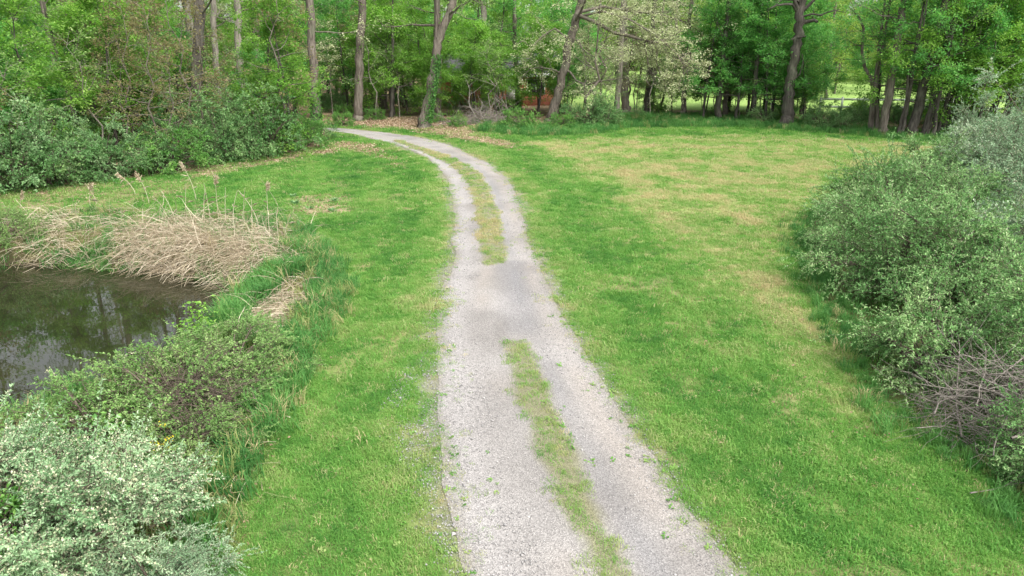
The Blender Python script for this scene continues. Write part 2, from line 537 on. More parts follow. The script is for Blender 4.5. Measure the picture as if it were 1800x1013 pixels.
ncol, nrow = len(gx), len(gy)
ii = (np.arange(nrow - 1)[:, None] * ncol + np.arange(ncol - 1)[None, :]).ravel()
gmb = MB()
gmb.add(np.column_stack([gp, gz]), np.stack([ii, ii + 1, ii + 1 + ncol, ii + ncol], 1))
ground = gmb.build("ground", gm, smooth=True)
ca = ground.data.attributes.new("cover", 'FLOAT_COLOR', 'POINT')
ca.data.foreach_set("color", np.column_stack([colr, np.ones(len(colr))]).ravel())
tag(ground, "grassy ground with lawn, woodland floor and pond banks", None, None, "structure")

# ------------------------------------------------------------------ pond water
wm, n, l = mat_new("pond_water_surface")
p = n["Principled BSDF"]
p.inputs["Roughness"].default_value = 0.02
p.inputs["IOR"].default_value = 1.33
tc = n.new("ShaderNodeTexCoord")
no = n.new("ShaderNodeTexNoise"); no.inputs["Scale"].default_value = 0.9; no.inputs["Detail"].default_value = 5
l.new(tc.outputs["Object"], no.inputs["Vector"])
r = n.new("ShaderNodeValToRGB")
r.color_ramp.elements[0].position = 0.35; r.color_ramp.elements[0].color = (0.013, 0.014, 0.007, 1)
r.color_ramp.elements[1].position = 0.65; r.color_ramp.elements[1].color = (0.022, 0.024, 0.011, 1)
l.new(no.outputs["Fac"], r.inputs[0]); l.new(r.outputs[0], p.inputs["Base Color"])
n2 = n.new("ShaderNodeTexNoise"); n2.inputs["Scale"].default_value = 3.0; n2.inputs["Detail"].default_value = 2
l.new(tc.outputs["Object"], n2.inputs["Vector"])
b = n.new("ShaderNodeBump"); b.inputs["Strength"].default_value = 0.03; b.inputs["Distance"].default_value = 0.02
l.new(n2.outputs["Fac"], b.inputs["Height"]); l.new(b.outputs[0], p.inputs["Normal"])
lo, hi = POND.min(0) - 0.6, POND.max(0) + 0.6
wmb = MB()
wx, wy = np.linspace(lo[0], hi[0], 12), np.linspace(lo[1], hi[1], 12)
WX, WY = np.meshgrid(wx, wy)
jj = (np.arange(11)[:, None] * 12 + np.arange(11)[None, :]).ravel()
wmb.add(np.column_stack([WX.ravel(), WY.ravel(), np.full(144, POND_Z)]), np.stack([jj, jj + 1, jj + 13, jj + 12], 1))
tag(wmb.build("pond_water", wm), "dark still pond water mirroring trees and sky", None, None, "structure")

# ------------------------------------------------------------------ gravel drive
STRIP = [(1250, 1210, 1310), (1013, 1046, 1112), (950, 1018, 1074), (900, 990, 1048), (850, 968, 1026), (800, 950, 1006), (750, 934, 988), (700, 914, 964), (650, 896, 946), (606, 886, 932)]
STRIP2 = [(464, 852, 888), (440, 846, 889), (400, 843, 881), (370, 838, 874), (340, 830, 860), (310, 815, 846), (290, 790, 818), (270, 752, 778), (257, 715, 735), (248, 690, 704)]
SP1 = np.vstack([poly_px([(a_, y) for y, a_, b_ in STRIP]), poly_px([(b_, y) for y, a_, b_ in STRIP[::-1]])])
SP2 = np.vstack([poly_px([(a_, y) for y, a_, b_ in STRIP2]), poly_px([(b_, y) for y, a_, b_ in STRIP2[::-1]])])
NC = 30
u = np.linspace(0, 1, NC)
jl = (fbm(sn * 0.7, sn * 0 + 3, 91, 5) - 0.5) * 0.28
jr = (fbm(sn * 0.7, sn * 0 + 9, 95, 5) - 0.5) * 0.28
wdt = np.linalg.norm(RRs - RLs, axis=1)
A = RLs + (RLs - RRs) / wdt[:, None] * (0.06 + jl)[:, None]
B = RRs + (RRs - RLs) / wdt[:, None] * (0.06 + jr)[:, None]
RP = (A[:, None, :] * (1 - u)[None, :, None] + B[:, None, :] * u[None, :, None]).reshape(-1, 2)
rz = height(RP[:, 0], RP[:, 1]) + 0.014
uu = np.tile(u, NR)
rz += 0.03 * np.exp(-((uu - 0.5) / 0.12) ** 2) - 0.02 * np.exp(-((uu - 0.24) / 0.1) ** 2) * 0.3
strip = np.maximum(soft(RP, SP1, 0.08, 0.13, 1.6, 101), soft(RP, SP2, 0.08, 0.13, 1.6, 105))
edge = np.maximum(1 - sstep(0.0, 0.07, uu + (fbm(RP[:, 0] * 2, RP[:, 1] * 2, 107, 3) - 0.5) * 0.1), sstep(0.92, 1.0, uu + (fbm(RP[:, 0] * 2, RP[:, 1] * 2, 109, 3) - 0.5) * 0.1))
rn = fbm(RP[:, 0] * 0.8, RP[:, 1] * 0.8, 111, 4)[:, None]
rc = lerp(np.array([0.215, 0.202, 0.19]), (0.29, 0.275, 0.262), sstep(0.3, 0.7, rn))
wheel = np.exp(-((uu - 0.38) / 0.085) ** 2) + np.exp(-((uu - 0.87) / 0.075) ** 2)
rc = lerp(rc, (0.20, 0.197, 0.20), (0.6 * np.exp(-((uu - 0.70) / 0.06) ** 2) * sstep(0.3, 0.6, fbm(RP[:, 0] * 0.6, RP[:, 1] * 0.6, 115, 3)))[:, None])
rc = lerp(rc, (0.315, 0.30, 0.29), (0.6 * np.exp(-((uu - 0.13) / 0.09) ** 2))[:, None])
rc = lerp(rc, (0.29, 0.262, 0.235), (wheel * 0.75 * sstep(0.25, 0.6, fbm(RP[:, 0] * 0.5, RP[:, 1] * 0.5, 117, 3)))[:, None])
grit = soft(RP, poly_px([(880, 455), (925, 460), (950, 540), (935, 590), (890, 590), (870, 500)]), 0.2, 0.3, 1.0, 119)
rc = lerp(rc, (0.175, 0.172, 0.178), (grit * 0.45)[:, None])
for (qx, qy, rx_, ry_) in ((815, 362, 0.45, 0.22), (862, 312, 0.4, 0.2), (945, 470, 0.4, 0.3), (1075, 890, 0.22, 0.5), (815, 300, 0.4, 0.3), (880, 590, 0.12, 0.7)):
    c0 = at(qx, qy)
    g = np.exp(-(((RP[:, 0] - c0[0]) / rx_) ** 2 + ((RP[:, 1] - c0[1]) / ry_) ** 2))
    rc = lerp(rc, (0.15, 0.135, 0.12), (g * 0.35)[:, None])
rc = lerp(rc, (0.15, 0.15, 0.06), (strip * 0.7)[:, None])
rc = lerp(rc, (0.22, 0.205, 0.165), (edge * 0.8)[:, None])

rm, n, l = mat_new("gravel_surface")
a = n.new("ShaderNodeAttribute"); a.attribute_name = "cover"
tc = n.new("ShaderNodeTexCoord")
vo = n.new("ShaderNodeTexVoronoi"); vo.inputs["Scale"].default_value = 62
l.new(tc.outputs["Object"], vo.inputs["Vector"])
sx = n.new("ShaderNodeSeparateColor"); l.new(vo.outputs["Color"], sx.inputs[0])
no = n.new("ShaderNodeTexNoise"); no.inputs["Scale"].default_value = 60; no.inputs["Detail"].default_value = 6
l.new(tc.outputs["Object"], no.inputs["Vector"])
ad = n.new("ShaderNodeMath"); ad.operation = 'MULTIPLY_ADD'; ad.inputs[1].default_value = 0.5; ad.inputs[2].default_value = 0.74
l.new(sx.outputs[0], ad.inputs[0])
mr = n.new("ShaderNodeMapRange"); mr.inputs[1].default_value = 0.3; mr.inputs[2].default_value = 0.7; mr.inputs[3].default_value = 0.85; mr.inputs[4].default_value = 1.15
l.new(no.outputs["Fac"], mr.inputs[0])
mu = n.new("ShaderNodeMath"); mu.operation = 'MULTIPLY'; l.new(ad.outputs[0], mu.inputs[0]); l.new(mr.outputs[0], mu.inputs[1])
vm = n.new("ShaderNodeVectorMath"); vm.operation = 'SCALE'; l.new(a.outputs["Color"], vm.inputs[0]); l.new(mu.outputs[0], vm.inputs["Scale"])
p = n["Principled BSDF"]; p.inputs["Roughness"].default_value = 0.9; p.inputs["Specular IOR Level"].default_value = 0.2
l.new(vm.outputs[0], p.inputs["Base Color"])
b = n.new("ShaderNodeBump"); b.inputs["Strength"].default_value = 0.7; b.inputs["Distance"].default_value = 0.012
l.new(vo.outputs["Distance"], b.inputs["Height"]); l.new(b.outputs[0], p.inputs["Normal"])
ii = (np.arange(NR - 1)[:, None] * NC + np.arange(NC - 1)[None, :]).ravel()
rmb = MB(); rmb.add(np.column_stack([RP, rz]), np.stack([ii, ii + NC, ii + NC + 1, ii + 1], 1))
road = rmb.build("gravel_road", rm, smooth=True)
ca = road.data.attributes.new("cover", 'FLOAT_COLOR', 'POINT')
ca.data.foreach_set("color", np.column_stack([rc, np.ones(len(rc))]).ravel())
tag(road, "pale gravel drive with two wheel tracks curving into the woods", None, None, "structure")


# ------------------------------------------------------------------ scattered cover (grass, stones, fallen leaves)
def scatter(name, label, P, rot, scl, tint, variants, mat_cat):
    """one object; an instance of a random variant stands at each point"""
    me = bpy.data.meshes.new(name)
    me.vertices.add(len(P)); me.vertices.foreach_set("co", np.asarray(P, float).ravel())
    for nm, ty, dat in (("rot", 'FLOAT_VECTOR', rot), ("scl", 'FLOAT', scl), ("tint", 'FLOAT', tint)):
        q = me.attributes.new(nm, ty, 'POINT')
        q.data.foreach_set("vector" if ty == 'FLOAT_VECTOR' else "value", np.asarray(dat, float).ravel())
    o = link(name, me)
    tag(o, label, mat_cat, None, "stuff")
    c = bpy.data.collections.new(name + "_pieces")
    for k, vme in enumerate(variants):
        c.objects.link(bpy.data.objects.new("%s_piece_%02d" % (name, k), vme))
    g = bpy.data.node_groups.new(name + "_scatter", 'GeometryNodeTree')
    g.interface.new_socket("Geometry", in_out='INPUT', socket_type='NodeSocketGeometry')
    g.interface.new_socket("Geometry", in_out='OUTPUT', socket_type='NodeSocketGeometry')
    N, L = g.nodes, g.links
    gi, go = N.new("NodeGroupInput"), N.new("NodeGroupOutput")
    mp_ = N.new("GeometryNodeMeshToPoints")
    ci = N.new("GeometryNodeCollectionInfo"); ci.inputs["Collection"].default_value = c
    ci.inputs["Separate Children"].default_value = True; ci.inputs["Reset Children"].default_value = True
    ip = N.new("GeometryNodeInstanceOnPoints"); ip.inputs["Pick Instance"].default_value = True
    ra = N.new("GeometryNodeInputNamedAttribute"); ra.data_type = 'FLOAT_VECTOR'; ra.inputs[0].default_value = "rot"
    sa = N.new("GeometryNodeInputNamedAttribute"); sa.data_type = 'FLOAT'; sa.inputs[0].default_value = "scl"
    L.new(gi.outputs[0], mp_.inputs[0]); L.new(mp_.outputs[0], ip.inputs["Points"])
    L.new(ci.outputs[0], ip.inputs["Instance"])
    L.new(ra.outputs[0], ip.inputs["Rotation"]); L.new(sa.outputs[0], ip.inputs["Scale"])
    L.new(ip.outputs[0], go.inputs[0])
    md = o.modifiers.new("scatter", 'NODES'); md.node_group = g
    return o


def tuft(nb, h, spread, wid, lean, seed):
    r_ = np.random.default_rng(seed)
    mb = MB()
    for k in range(nb):
        a_ = r_.uniform(0, 2 * math.pi); rr = spread * math.sqrt(r_.uniform())
        bx, by = rr * math.cos(a_), rr * math.sin(a_)
        L_ = h * r_.uniform(0.5, 1.1); az = r_.uniform(0, 2 * math.pi); ln = lean * r_.uniform(0.2, 1.0) * L_
        d = np.array([math.cos(az), math.sin(az), 0]); s_ = np.array([-d[1], d[0], 0]) * wid * 0.5
        b0 = np.array([bx, by, -0.01]); m_ = b0 + d * ln * 0.35 + np.array([0, 0, L_ * 0.6]); t_ = b0 + d * ln + np.array([0, 0, L_ * (1 - 0.35 * min(1, lean))])
        mb.add([b0 - s_, b0 + s_, m_ + s_ * 0.8, m_ - s_ * 0.8], [(0, 1, 2, 3)])
        mb.add([m_ - s_ * 0.8, m_ + s_ * 0.8, t_], [(0, 1, 2)])
    return mb


lawn_var = [tuft(18, 0.065, 0.085, 0.0065, 0.9, 100 + k).mesh("lawn_tuft", M['grass']) for k in range(4)]
tall_var = [tuft(26, 0.42, 0.13, 0.011, 0.75, 200 + k).mesh("long_tuft", M['tall']) for k in range(4)]


def candidates(bands):
    out = []
    for y0, y1, den in bands:
        hw = 0.74 * y1 + 3
        k = int((y1 - y0) * 2 * hw * den)
        q = np.column_stack([rng.uniform(-hw, hw, k), rng.uniform(y0, y1, k)])
        out.append(q[np.abs(q[:, 0]) < 0.74 * q[:, 1] + 3])
    return np.vstack(out)


def zrot(n, tilt=0.0):
    return np.column_stack([rng.normal(0, tilt + 1e-6, n), rng.normal(0, tilt + 1e-6, n), rng.uniform(0, 2 * math.pi, n)])


P = candidates([(4.5, 9, 420), (9, 14, 320), (14, 22, 210), (22, 34, 115), (34, 52, 60)])
C_ = cover(P)
droad = sdf(P, ROAD) + (fbm(P[:, 0] * 1.5, P[:, 1] * 1.5, 131, 5) - 0.5) * 1.0
s1 = np.maximum(soft(P, SP1, 0.12, 0.24, 2.2, 101), soft(P, SP2, 0.12, 0.22, 2.2, 105))
prob = np.maximum(sstep(-0.20, 0.28, droad), 0.22 * sstep(-0.45, -0.1, droad) * sstep(0.4, 0.62, fbm(P[:, 0] * 3, P[:, 1] * 3, 133, 3)))
strip_thin = 0.6 + 0.4 * sstep(11, 17, P[:, 1])
isstrip = (s1 > 0.12) & (prob < 0.5)
prob = np.maximum(prob, s1 * strip_thin)
lit = np.maximum(C_['litter'], C_['patch'] * 0.8)
prob *= 1 - 0.72 * lit
prob *= 1 - 0.55 * C_['leafy']
prob *= 1 - C_['forest'] * 0.97
prob *= 1 - 0.75 * np.maximum(C_['bank'], C_['thicket'])
# bare stony spots beside the drive
bare = np.zeros(len(P))
for (qx, qy, rx_, ry_) in ((712, 672, 0.13, 0.35), (700, 700, 0.12, 0.3), (712, 760, 0.22, 0.3), (716, 800, 0.14, 0.35), (770, 850, 0.25, 0.4), (770, 760, 0.18, 0.3), (785, 930, 0.25, 0.3), (760, 700, 0.14, 0.4)):
    c0 = at(qx, qy)
    bare = np.maximum(bare, np.exp(-(((P[:, 0] - c0[0]) / rx_) ** 2 + ((P[:, 1] - c0[1]) / ry_) ** 2)))
prob *= 1 - 0.85 * bare * sstep(0.35, 0.6, fbm(P[:, 0] * 3.5, P[:, 1] * 3.5, 137, 3))
thin = fbm(P[:, 0] * 1.5, P[:, 1] * 1.5, 141, 4)
prob *= 1 - (0.6 - 0.35 * C_['dry']) * sstep(0.52, 0.74, thin)
keep = rng.uniform(size=len(P)) < prob
P = P[keep]; C_ = {k: v[keep] for k, v in C_.items()}; droad = droad[keep]; s1 = s1[keep]; isstrip = isstrip[keep]
n1_ = fbm(P[:, 0] * 0.35, P[:, 1] * 0.35, 151, 4); n2_ = fbm(P[:, 0] * 1.3, P[:, 1] * 1.3, 157, 4)
n3_ = fbm(P[:, 0] * 5, P[:, 1] * 5, 159, 2)
tint = 0.43 + (n1_ - 0.5) * 0.35 + (n2_ - 0.5) * 0.48 - 0.16 * sstep(0.60, 0.68, fbm(P[:, 0] * 1.1 + 40, P[:, 1] * 1.1, 163, 3)) * sstep(10, 24, P[:, 1]) + (n3_ - 0.5) * 0.45
# mown swaths follow the drive
tint += 0.06 * np.sign(np.sin(np.abs(droad) * 2 * math.pi / 2.1))
tint += 0.30 * np.exp(-np.clip(droad, 0, 9) / 0.45) * (~isstrip)
tint += C_['dry'] * (0.32 + 0.14 * sstep(0.42, 0.7, n2_))
tint += 0.18 * C_['litter'] + 0.15 * C_['leafy']
tint += isstrip * 0.26 + isstrip * 0.12 * sstep(9.0, 14, P[:, 1])
bd = sdf(P, BANK); bdn = sstep(0.4, 0.62, fbm(P[:, 0] * 0.9, P[:, 1] * 0.9, 167, 4))
tint += 0.22 * np.exp(-(np.clip(bd, 0, 9) / 0.9) ** 2) * (0.4 + 0.6 * bdn) * (P[:, 1] < 20)
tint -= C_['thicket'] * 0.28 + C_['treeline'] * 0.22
tint += rng.normal(0, 0.10, len(P))
straw = rng.uniform(size=len(P)) < (0.04 + 0.10 * C_['dry'])
tint[straw] = rng.uniform(0.85, 1.0, straw.sum())
dist = np.hypot(P[:, 0], P[:, 1])
scl = (0.85 + 0.022 * np.clip(dist, 0, 50)) * rng.uniform(0.7, 1.25, len(P)) * (0.75 + 0.7 * n2_)
scl *= np.where(rng.uniform(size=len(P)) < 0.05, 1.6, 1.0)
scl *= np.where(isstrip, 0.72, 0.62 + 0.38 * sstep(0.0, 0.5, droad))
zz = height(P[:, 0], P[:, 1]) + np.where(isstrip, 0.04, 0.004)
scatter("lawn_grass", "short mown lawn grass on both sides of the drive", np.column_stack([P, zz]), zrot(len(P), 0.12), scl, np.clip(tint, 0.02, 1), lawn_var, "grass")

# longer unmown grass: bank of the pond, foot of the thicket, foot of the tree line
BANK_TALL = poly_px([(470, 385), (545, 405), (585, 450), (592, 530), (560, 620), (520, 710), (460, 820), (415, 910), (400, 960), (345, 950), (370, 870), (420, 770), (470, 690), (500, 610), (520, 520), (515, 450)])
POND_TUFT = poly_px([(385, 490), (440, 480), (500, 470), (535, 490), (480, 520), (440, 540), (425, 580), (385, 560)])
POND_TUFT2 = poly_px([(125, 420), (200, 412), (205, 466), (130, 466)])
THICK_EDGE = poly_px([(1385, 385), (1400, 470), (1430, 560), (1490, 660), (1530, 735), (1620, 770), (1690, 850), (1790, 930), (1950, 1020), (2000, 900), (1800, 820), (1700, 740), (1560, 720), (1520, 620), (1480, 540), (1430, 440), (1420, 380)])
P = candidates([(5, 12, 100), (12, 22, 80), (22, 34, 24), (34, 52, 20)])
dens = np.maximum.reduce([soft(P, BANK_TALL, 0.3, 0.35, 0.9, 171), soft(P, POND_TUFT, 0.15, 0.2, 1, 173), soft(P, POND_TUFT2, 0.15, 0.2, 1, 175) * 0.9,
                          soft(P, THICK_EDGE, 0.25, 0.35, 0.9, 177) * 0.6, soft(P, TREELINE, 0.25, 0.5, 0.6, 75),
                          soft(P, BANK, 0.2, 0.3, 1, 51) * 0.22 * sstep(0.4, 0.7, fbm(P[:, 0] * 0.8, P[:, 1] * 0.8, 181, 3)),
                          soft(P, PASTURE, 1, 1, .2, 71) * 0.0])
dens = np.maximum(dens, soft(P, poly_px([(60, 400), (480, 395), (500, 440), (420, 470), (120, 460), (40, 440)]), 0.3, 0.4, 1, 187) * 0.22 * sstep(0.45, 0.65, fbm(P[:, 0] * 1.5, P[:, 1] * 1.5, 189, 3)))
dens *= (sdf(P, POND) > 0.15)
dens *= 1 - 0.9 * soft(P, poly_px([(430, 575), (465, 530), (515, 485), (555, 488), (545, 535), (500, 575), (455, 600)]), 0.15, 0.15, 1.0, 179)
k = rng.uniform(size=len(P)) < dens
P = P[k]
tl = soft(P, TREELINE, 0.25, 0.5, 0.6, 75); bt = soft(P, BANK_TALL, 0.3, 0.35, 0.9, 171)
tint = 0.27 + (fbm(P[:, 0] * 0.9, P[:, 1] * 0.9, 183, 4) - 0.5) * 0.6 - 0.02 * bt + rng.normal(0, 0.1, len(P))
straw = rng.uniform(size=len(P)) < 0.09 + 0.2 * bt
tint[straw] = rng.uniform(0.8, 1, straw.sum())
pt_ = soft(P, POND_TUFT, 0.15, 0.2, 1, 173)
scl = rng.uniform(0.6, 1.15, len(P)) * (1.05 + 0.2 * tl + 0.45 * pt_ + 0.15 * bt) * (1 - 0.42 * soft(P, THICK_EDGE, 0.25, 0.35, 0.9, 177))
scatter("long_grass", "long unmown grass along the pond bank, thicket and tree line", np.column_stack([P, height(P[:, 0], P[:, 1])]), zrot(len(P), 0.2), scl, np.clip(tint, 0, 1), tall_var, "grass")

# fallen leaves
lv = []
for k in range(4):
    mb = MB()
    c_ = rng.uniform(0.2, 0.5)
    mb.add([(0, -0.05, 0.01), (0.028, -0.01, c_ * 0.04 + 0.006), (0.022, 0.035, c_ * 0.05), (0, 0.06, 0.012), (-0.024, 0.03, c_ * 0.045), (-0.03, -0.012, 0.01 + c_ * 0.03)],
           [(0, 1, 2, 3), (0, 3, 4, 5)])
    lv.append(mb.mesh("dry_leaf", M['litter']))
P = candidates([(5, 12, 150), (12, 22, 110), (22, 34, 75), (34, 50, 200)])
C_ = cover(P)
sp_n = sstep(0.5, 0.72, fbm(P[:, 0] * 1.1, P[:, 1] * 1.1, 191, 4))
bedge = np.exp(-(sdf(P, BANK) / 0.22) ** 2) * (P[:, 1] < 22)
tedge = np.exp(-((sdf(P, THICKET) - 0.7) / 0.6) ** 2) * sstep(0.5, 0.68, fbm(P[:, 0] * 1.6, P[:, 1] * 1.6, 193, 3))
dens = np.maximum.reduce([C_['litter'] * 0.9, C_['patch'] * 0.95, C_['leafy'] * 0.6, C_['forest'] * 0.3 * (P[:, 1] < 50), C_['dry'] * 0.20 * sp_n + 0.02 * C_['dry'], bedge * 0.6, tedge * 0.5, 0.012 * np.ones(len(P))])
dens *= (sdf(P, POND) > 0.4) * (sdf(P, ROAD) > -0.1)
k = rng.uniform(size=len(P)) < dens
P = P[k]
scl = rng.uniform(0.6, 1.3, len(P)) * (0.27 + 0.0125 * P[:, 1])
scatter("fallen_leaves", "dry brown fallen leaves strewn at the wood's edge and on the lawn", np.column_stack([P, height(P[:, 0], P[:, 1]) + 0.03]), zrot(len(P), 0.5), scl, rng.uniform(0, 0.5 + 0.4 * sstep(18, 30, P[:, 1])), lv, "leaf litter")

# loose stones on the drive
sm_, n, l = mat_new("loose_stone")
a = n.new("ShaderNodeAttribute"); a.attribute_name = "tint"; a.attribute_type = 'INSTANCER'
r = n.new("ShaderNodeValToRGB"); r.color_ramp.elements[0].color = (0.15, 0.145, 0.145, 1); r.color_ramp.elements[1].color = (0.42, 0.405, 0.39, 1)
l.new(a.outputs["Fac"], r.inputs[0]); l.new(r.outputs[0], n["Principled BSDF"].inputs["Base Color"]); n["Principled BSDF"].inputs["Roughness"].default_value = 0.85
stv = []
for k in range(4):
    mb = MB()
    v = np.array([(1, 0, 0), (0, 1, 0), (-1, 0, 0), (0, -1, 0), (0, 0, 0.8), (0, 0, -0.6)], float) * rng.uniform(0.6, 1.1, (6, 3)) + rng.normal(0, 0.12, (6, 3))
    mb.add(v * 0.0085, [(0, 1, 4), (1, 2, 4), (2, 3, 4), (3, 0, 4), (1, 0, 5), (2, 1, 5), (3, 2, 5), (0, 3, 5)])
    stv.append(mb.mesh("stone", sm_))
i_ = rng.integers(0, NR, 150000); t_ = rng.uniform(-0.13, 1.10, len(i_))
P = RLs[i_] * (1 - t_)[:, None] + RRs[i_] * t_[:, None] + rng.uniform(-0.1, 0.1, (len(i_), 2))
k = (P[:, 1] > 4.5) & (P[:, 1] < 26) & (rng.uniform(size=len(P)) < np.clip(9.5 / P[:, 1], 0, 1))
P = P[k]; t_ = t_[k]
side = np.maximum(1 - sstep(0.0, 0.2, t_), 0.6 * sstep(0.85, 1.0, t_))
loose = fbm(P[:, 0] * 0.9, P[:, 1] * 0.9, 197, 3)
k = rng.uniform(size=len(P)) < (1 - 0.75 * np.clip(np.exp(-((t_ - 0.38) / 0.09) ** 2) + np.exp(-((t_ - 0.87) / 0.08) ** 2), 0, 1)) * 0.18 + 0.75 * np.maximum(side, sstep(0.5, 0.7, loose))
P = P[k]
ex = []
for (qx, qy, rx_, ry_) in ((712, 672, 0.13, 0.35), (700, 700, 0.12, 0.3), (712, 760, 0.22, 0.3), (716, 800, 0.14, 0.35), (770, 850, 0.25, 0.4), (770, 760, 0.18, 0.3), (785, 930, 0.25, 0.3)):
    c0 = at(qx, qy)
    ex.append(np.column_stack([rng.normal(c0[0], rx_ * 0.8, 260), rng.normal(c0[1], ry_ * 0.8, 260)]))
P = np.vstack([P] + ex)
scatter("loose_gravel", "loose grey and white stones lying on the gravel drive", np.column_stack([P, height(P[:, 0], P[:, 1]) + 0.018]), zrot(len(P), 0.5),
        np.exp(rng.normal(0, 0.38, len(P))), np.clip(rng.beta(2.2, 1.8, len(P)), 0, 1), stv, "gravel")

# small broad weeds along the centre strip and drive edges
wv = []
for k in range(3):
    mb = MB(); r_ = np.random.default_rng(300 + k); q = 11
    an = r_.uniform(0, 6.28, q)
    al = np.column_stack([np.cos(an), np.sin(an), r_.uniform(0.1, 0.7, q)])
    mb.leaves(np.zeros((q, 3)) + r_.normal(0, 0.015, (q, 3)) * [1, 1, 0], al, np.tile([0, 0, 1.0], (q, 1)), r_.uniform(0.02, 0.042, q), 0.5, 0.55)
    wv.append(mb.mesh("weed", M['grass']))
P = candidates([(5, 9, 120), (9, 14, 80), (14, 24, 40)])
s1 = np.maximum(soft(P, SP1, 0.10, 0.2, 1.6, 101), soft(P, SP2, 0.1, 0.2, 1.6, 105))
dr = sdf(P, ROAD)
spots = np.zeros(len(P))
for (qx, qy, rr) in ((985, 652, 0.16), (1010, 718, 0.18), (1060, 815, 0.22), (840, 800, 0.15), (870, 860, 0.2), (1010, 870, 0.1)):
    c0 = at(qx, qy); spots = np.maximum(spots, np.exp(-((P[:, 0] - c0[0]) ** 2 + (P[:, 1] - c0[1]) ** 2) / rr ** 2))
dens = np.maximum.reduce([s1 * 0.75 * sstep(0.35, 0.6, fbm(P[:, 0] * 2, P[:, 1] * 2, 211, 3)), 0.2 * np.exp(-((dr - 0.05) / 0.18) ** 2), spots * 0.22, 0.06 * (dr > 0.2)])
dens *= (sdf(P, BANK) > 0) * (sdf(P, THICKET) > 0)
k = rng.uniform(size=len(P)) < dens
P = P[k]
scatter("lawn_weeds", "small broad-leaved weeds on the centre strip and drive edges", np.column_stack([P, height(P[:, 0], P[:, 1]) + 0.02]), zrot(len(P), 0.2),
        rng.uniform(0.6, 1.5, len(P)), np.clip(rng.normal(0.52, 0.14, len(P)), 0, 0.8), wv, "weeds")


# ------------------------------------------------------------------ plant growing
def unit(v):
    v = np.asarray(v, float)
    return v / (np.linalg.norm(v) + 1e-9)


def branch_path(r_, p0, d, L, n_, wander, lift):
    P_ = [np.asarray(p0, float)]
    d = unit(d)
    for k in range(n_):
        d = unit(d + r_.normal(0, wander, 3) + np.array([0, 0, lift]))
        P_.append(P_[-1] + d * L / n_)
    return np.array(P_)


def along_path(P_, t):
    f = t * (len(P_) - 1); i = min(int(f), len(P_) - 2)
    return P_[i] + (P_[i + 1] - P_[i]) * (f - i), unit(P_[i + 1] - P_[i])


def leaf_twigs(crown, twigs, r_, per, size, tint0, tspread, width=0.55, flat=0.5, hang=0.0, mat=0, clump=0.12):
    """leaves on both sides of every twig, facing mostly up"""
    pos, al, up, ti = [], [], [], []
    for P_ in twigs:
        k = max(2, int(per * r_.uniform(0.6, 1.4)))
        t = r_.uniform(0.1, 1.0, k)
        f = t * (len(P_) - 1); i = np.minimum(f.astype(int), len(P_) - 2); fr = (f - i)[:, None]
        q = P_[i] * (1 - fr) + P_[i + 1] * fr
        d = unit(P_[-1] - P_[0])
        pos.append(q + r_.normal(0, clump, (k, 3)) * [1, 1, 0.6])
        a_ = d * 0.7 + r_.normal(0, 0.8, (k, 3)); a_[:, 2] = a_[:, 2] * 0.5 - hang
        al.append(a_)
        u_ = r_.normal(0, flat, (k, 3)); u_[:, 2] += 1.0
        up.append(u_)
        ti.append(np.clip(tint0 + r_.normal(0, tspread) + r_.normal(0, tspread * 0.8, k), 0, 1))
    pos, al, up, ti = map(np.concatenate, (pos, al, up, ti))
    crown.leaves(pos, al, up, size * r_.uniform(0.65, 1.25, len(pos)), ti, width, 0.1, mat)


def limb_system(wood, r_, P0, d, L, r0, nsub, ntw, sub_len, tw_len, lift, twigs, wander=0.16, sides=5, start=0.25, flat=0.35):
    path = branch_path(r_, P0, d, L, 7, wander, lift)
    wood.tube(path, np.linspace(r0, r0 * 0.25, 8), sides)
    for j in range(nsub):
        t = r_.uniform(start, 1.0) if j else 0.98
        q, dd = along_path(path, t)
        side = unit(np.cross(dd, [0, 0, 1.0]) * r_.choice([-1, 1]) + r_.normal(0, 0.35, 3))
        d2 = unit(dd * r_.uniform(0.3, 0.9) + side * r_.uniform(0.4, 1.0) + np.array([0, 0, r_.normal(0.05, flat)]))
        L2 = sub_len * r_.uniform(0.55, 1.2) * (1.15 - 0.5 * t)
        p2 = branch_path(r_, q, d2, L2, 4, wander * 1.1, lift * 0.6)
        rb = max(0.006, r0 * 0.35 * (1.1 - 0.6 * t))
        wood.tube(p2, np.linspace(rb, rb * 0.35, 5), 4, cap=False)
        for m_ in range(ntw):
            t2 = r_.uniform(0.2, 1.0) if m_ else 1.0
            q2, dd2 = along_path(p2, t2)
            d3 = unit(dd2 + r_.normal(0, 0.75, 3) * [1, 1, 0.55])
            p3 = branch_path(r_, q2, d3, tw_len * r_.uniform(0.6, 1.3), 2, 0.2, lift * 0.2)
            wood.tube(p3, [max(0.003, rb * 0.4), max(0.002, rb * 0.25), 0.002], 3, cap=False)
            twigs.append(p3)
    return path


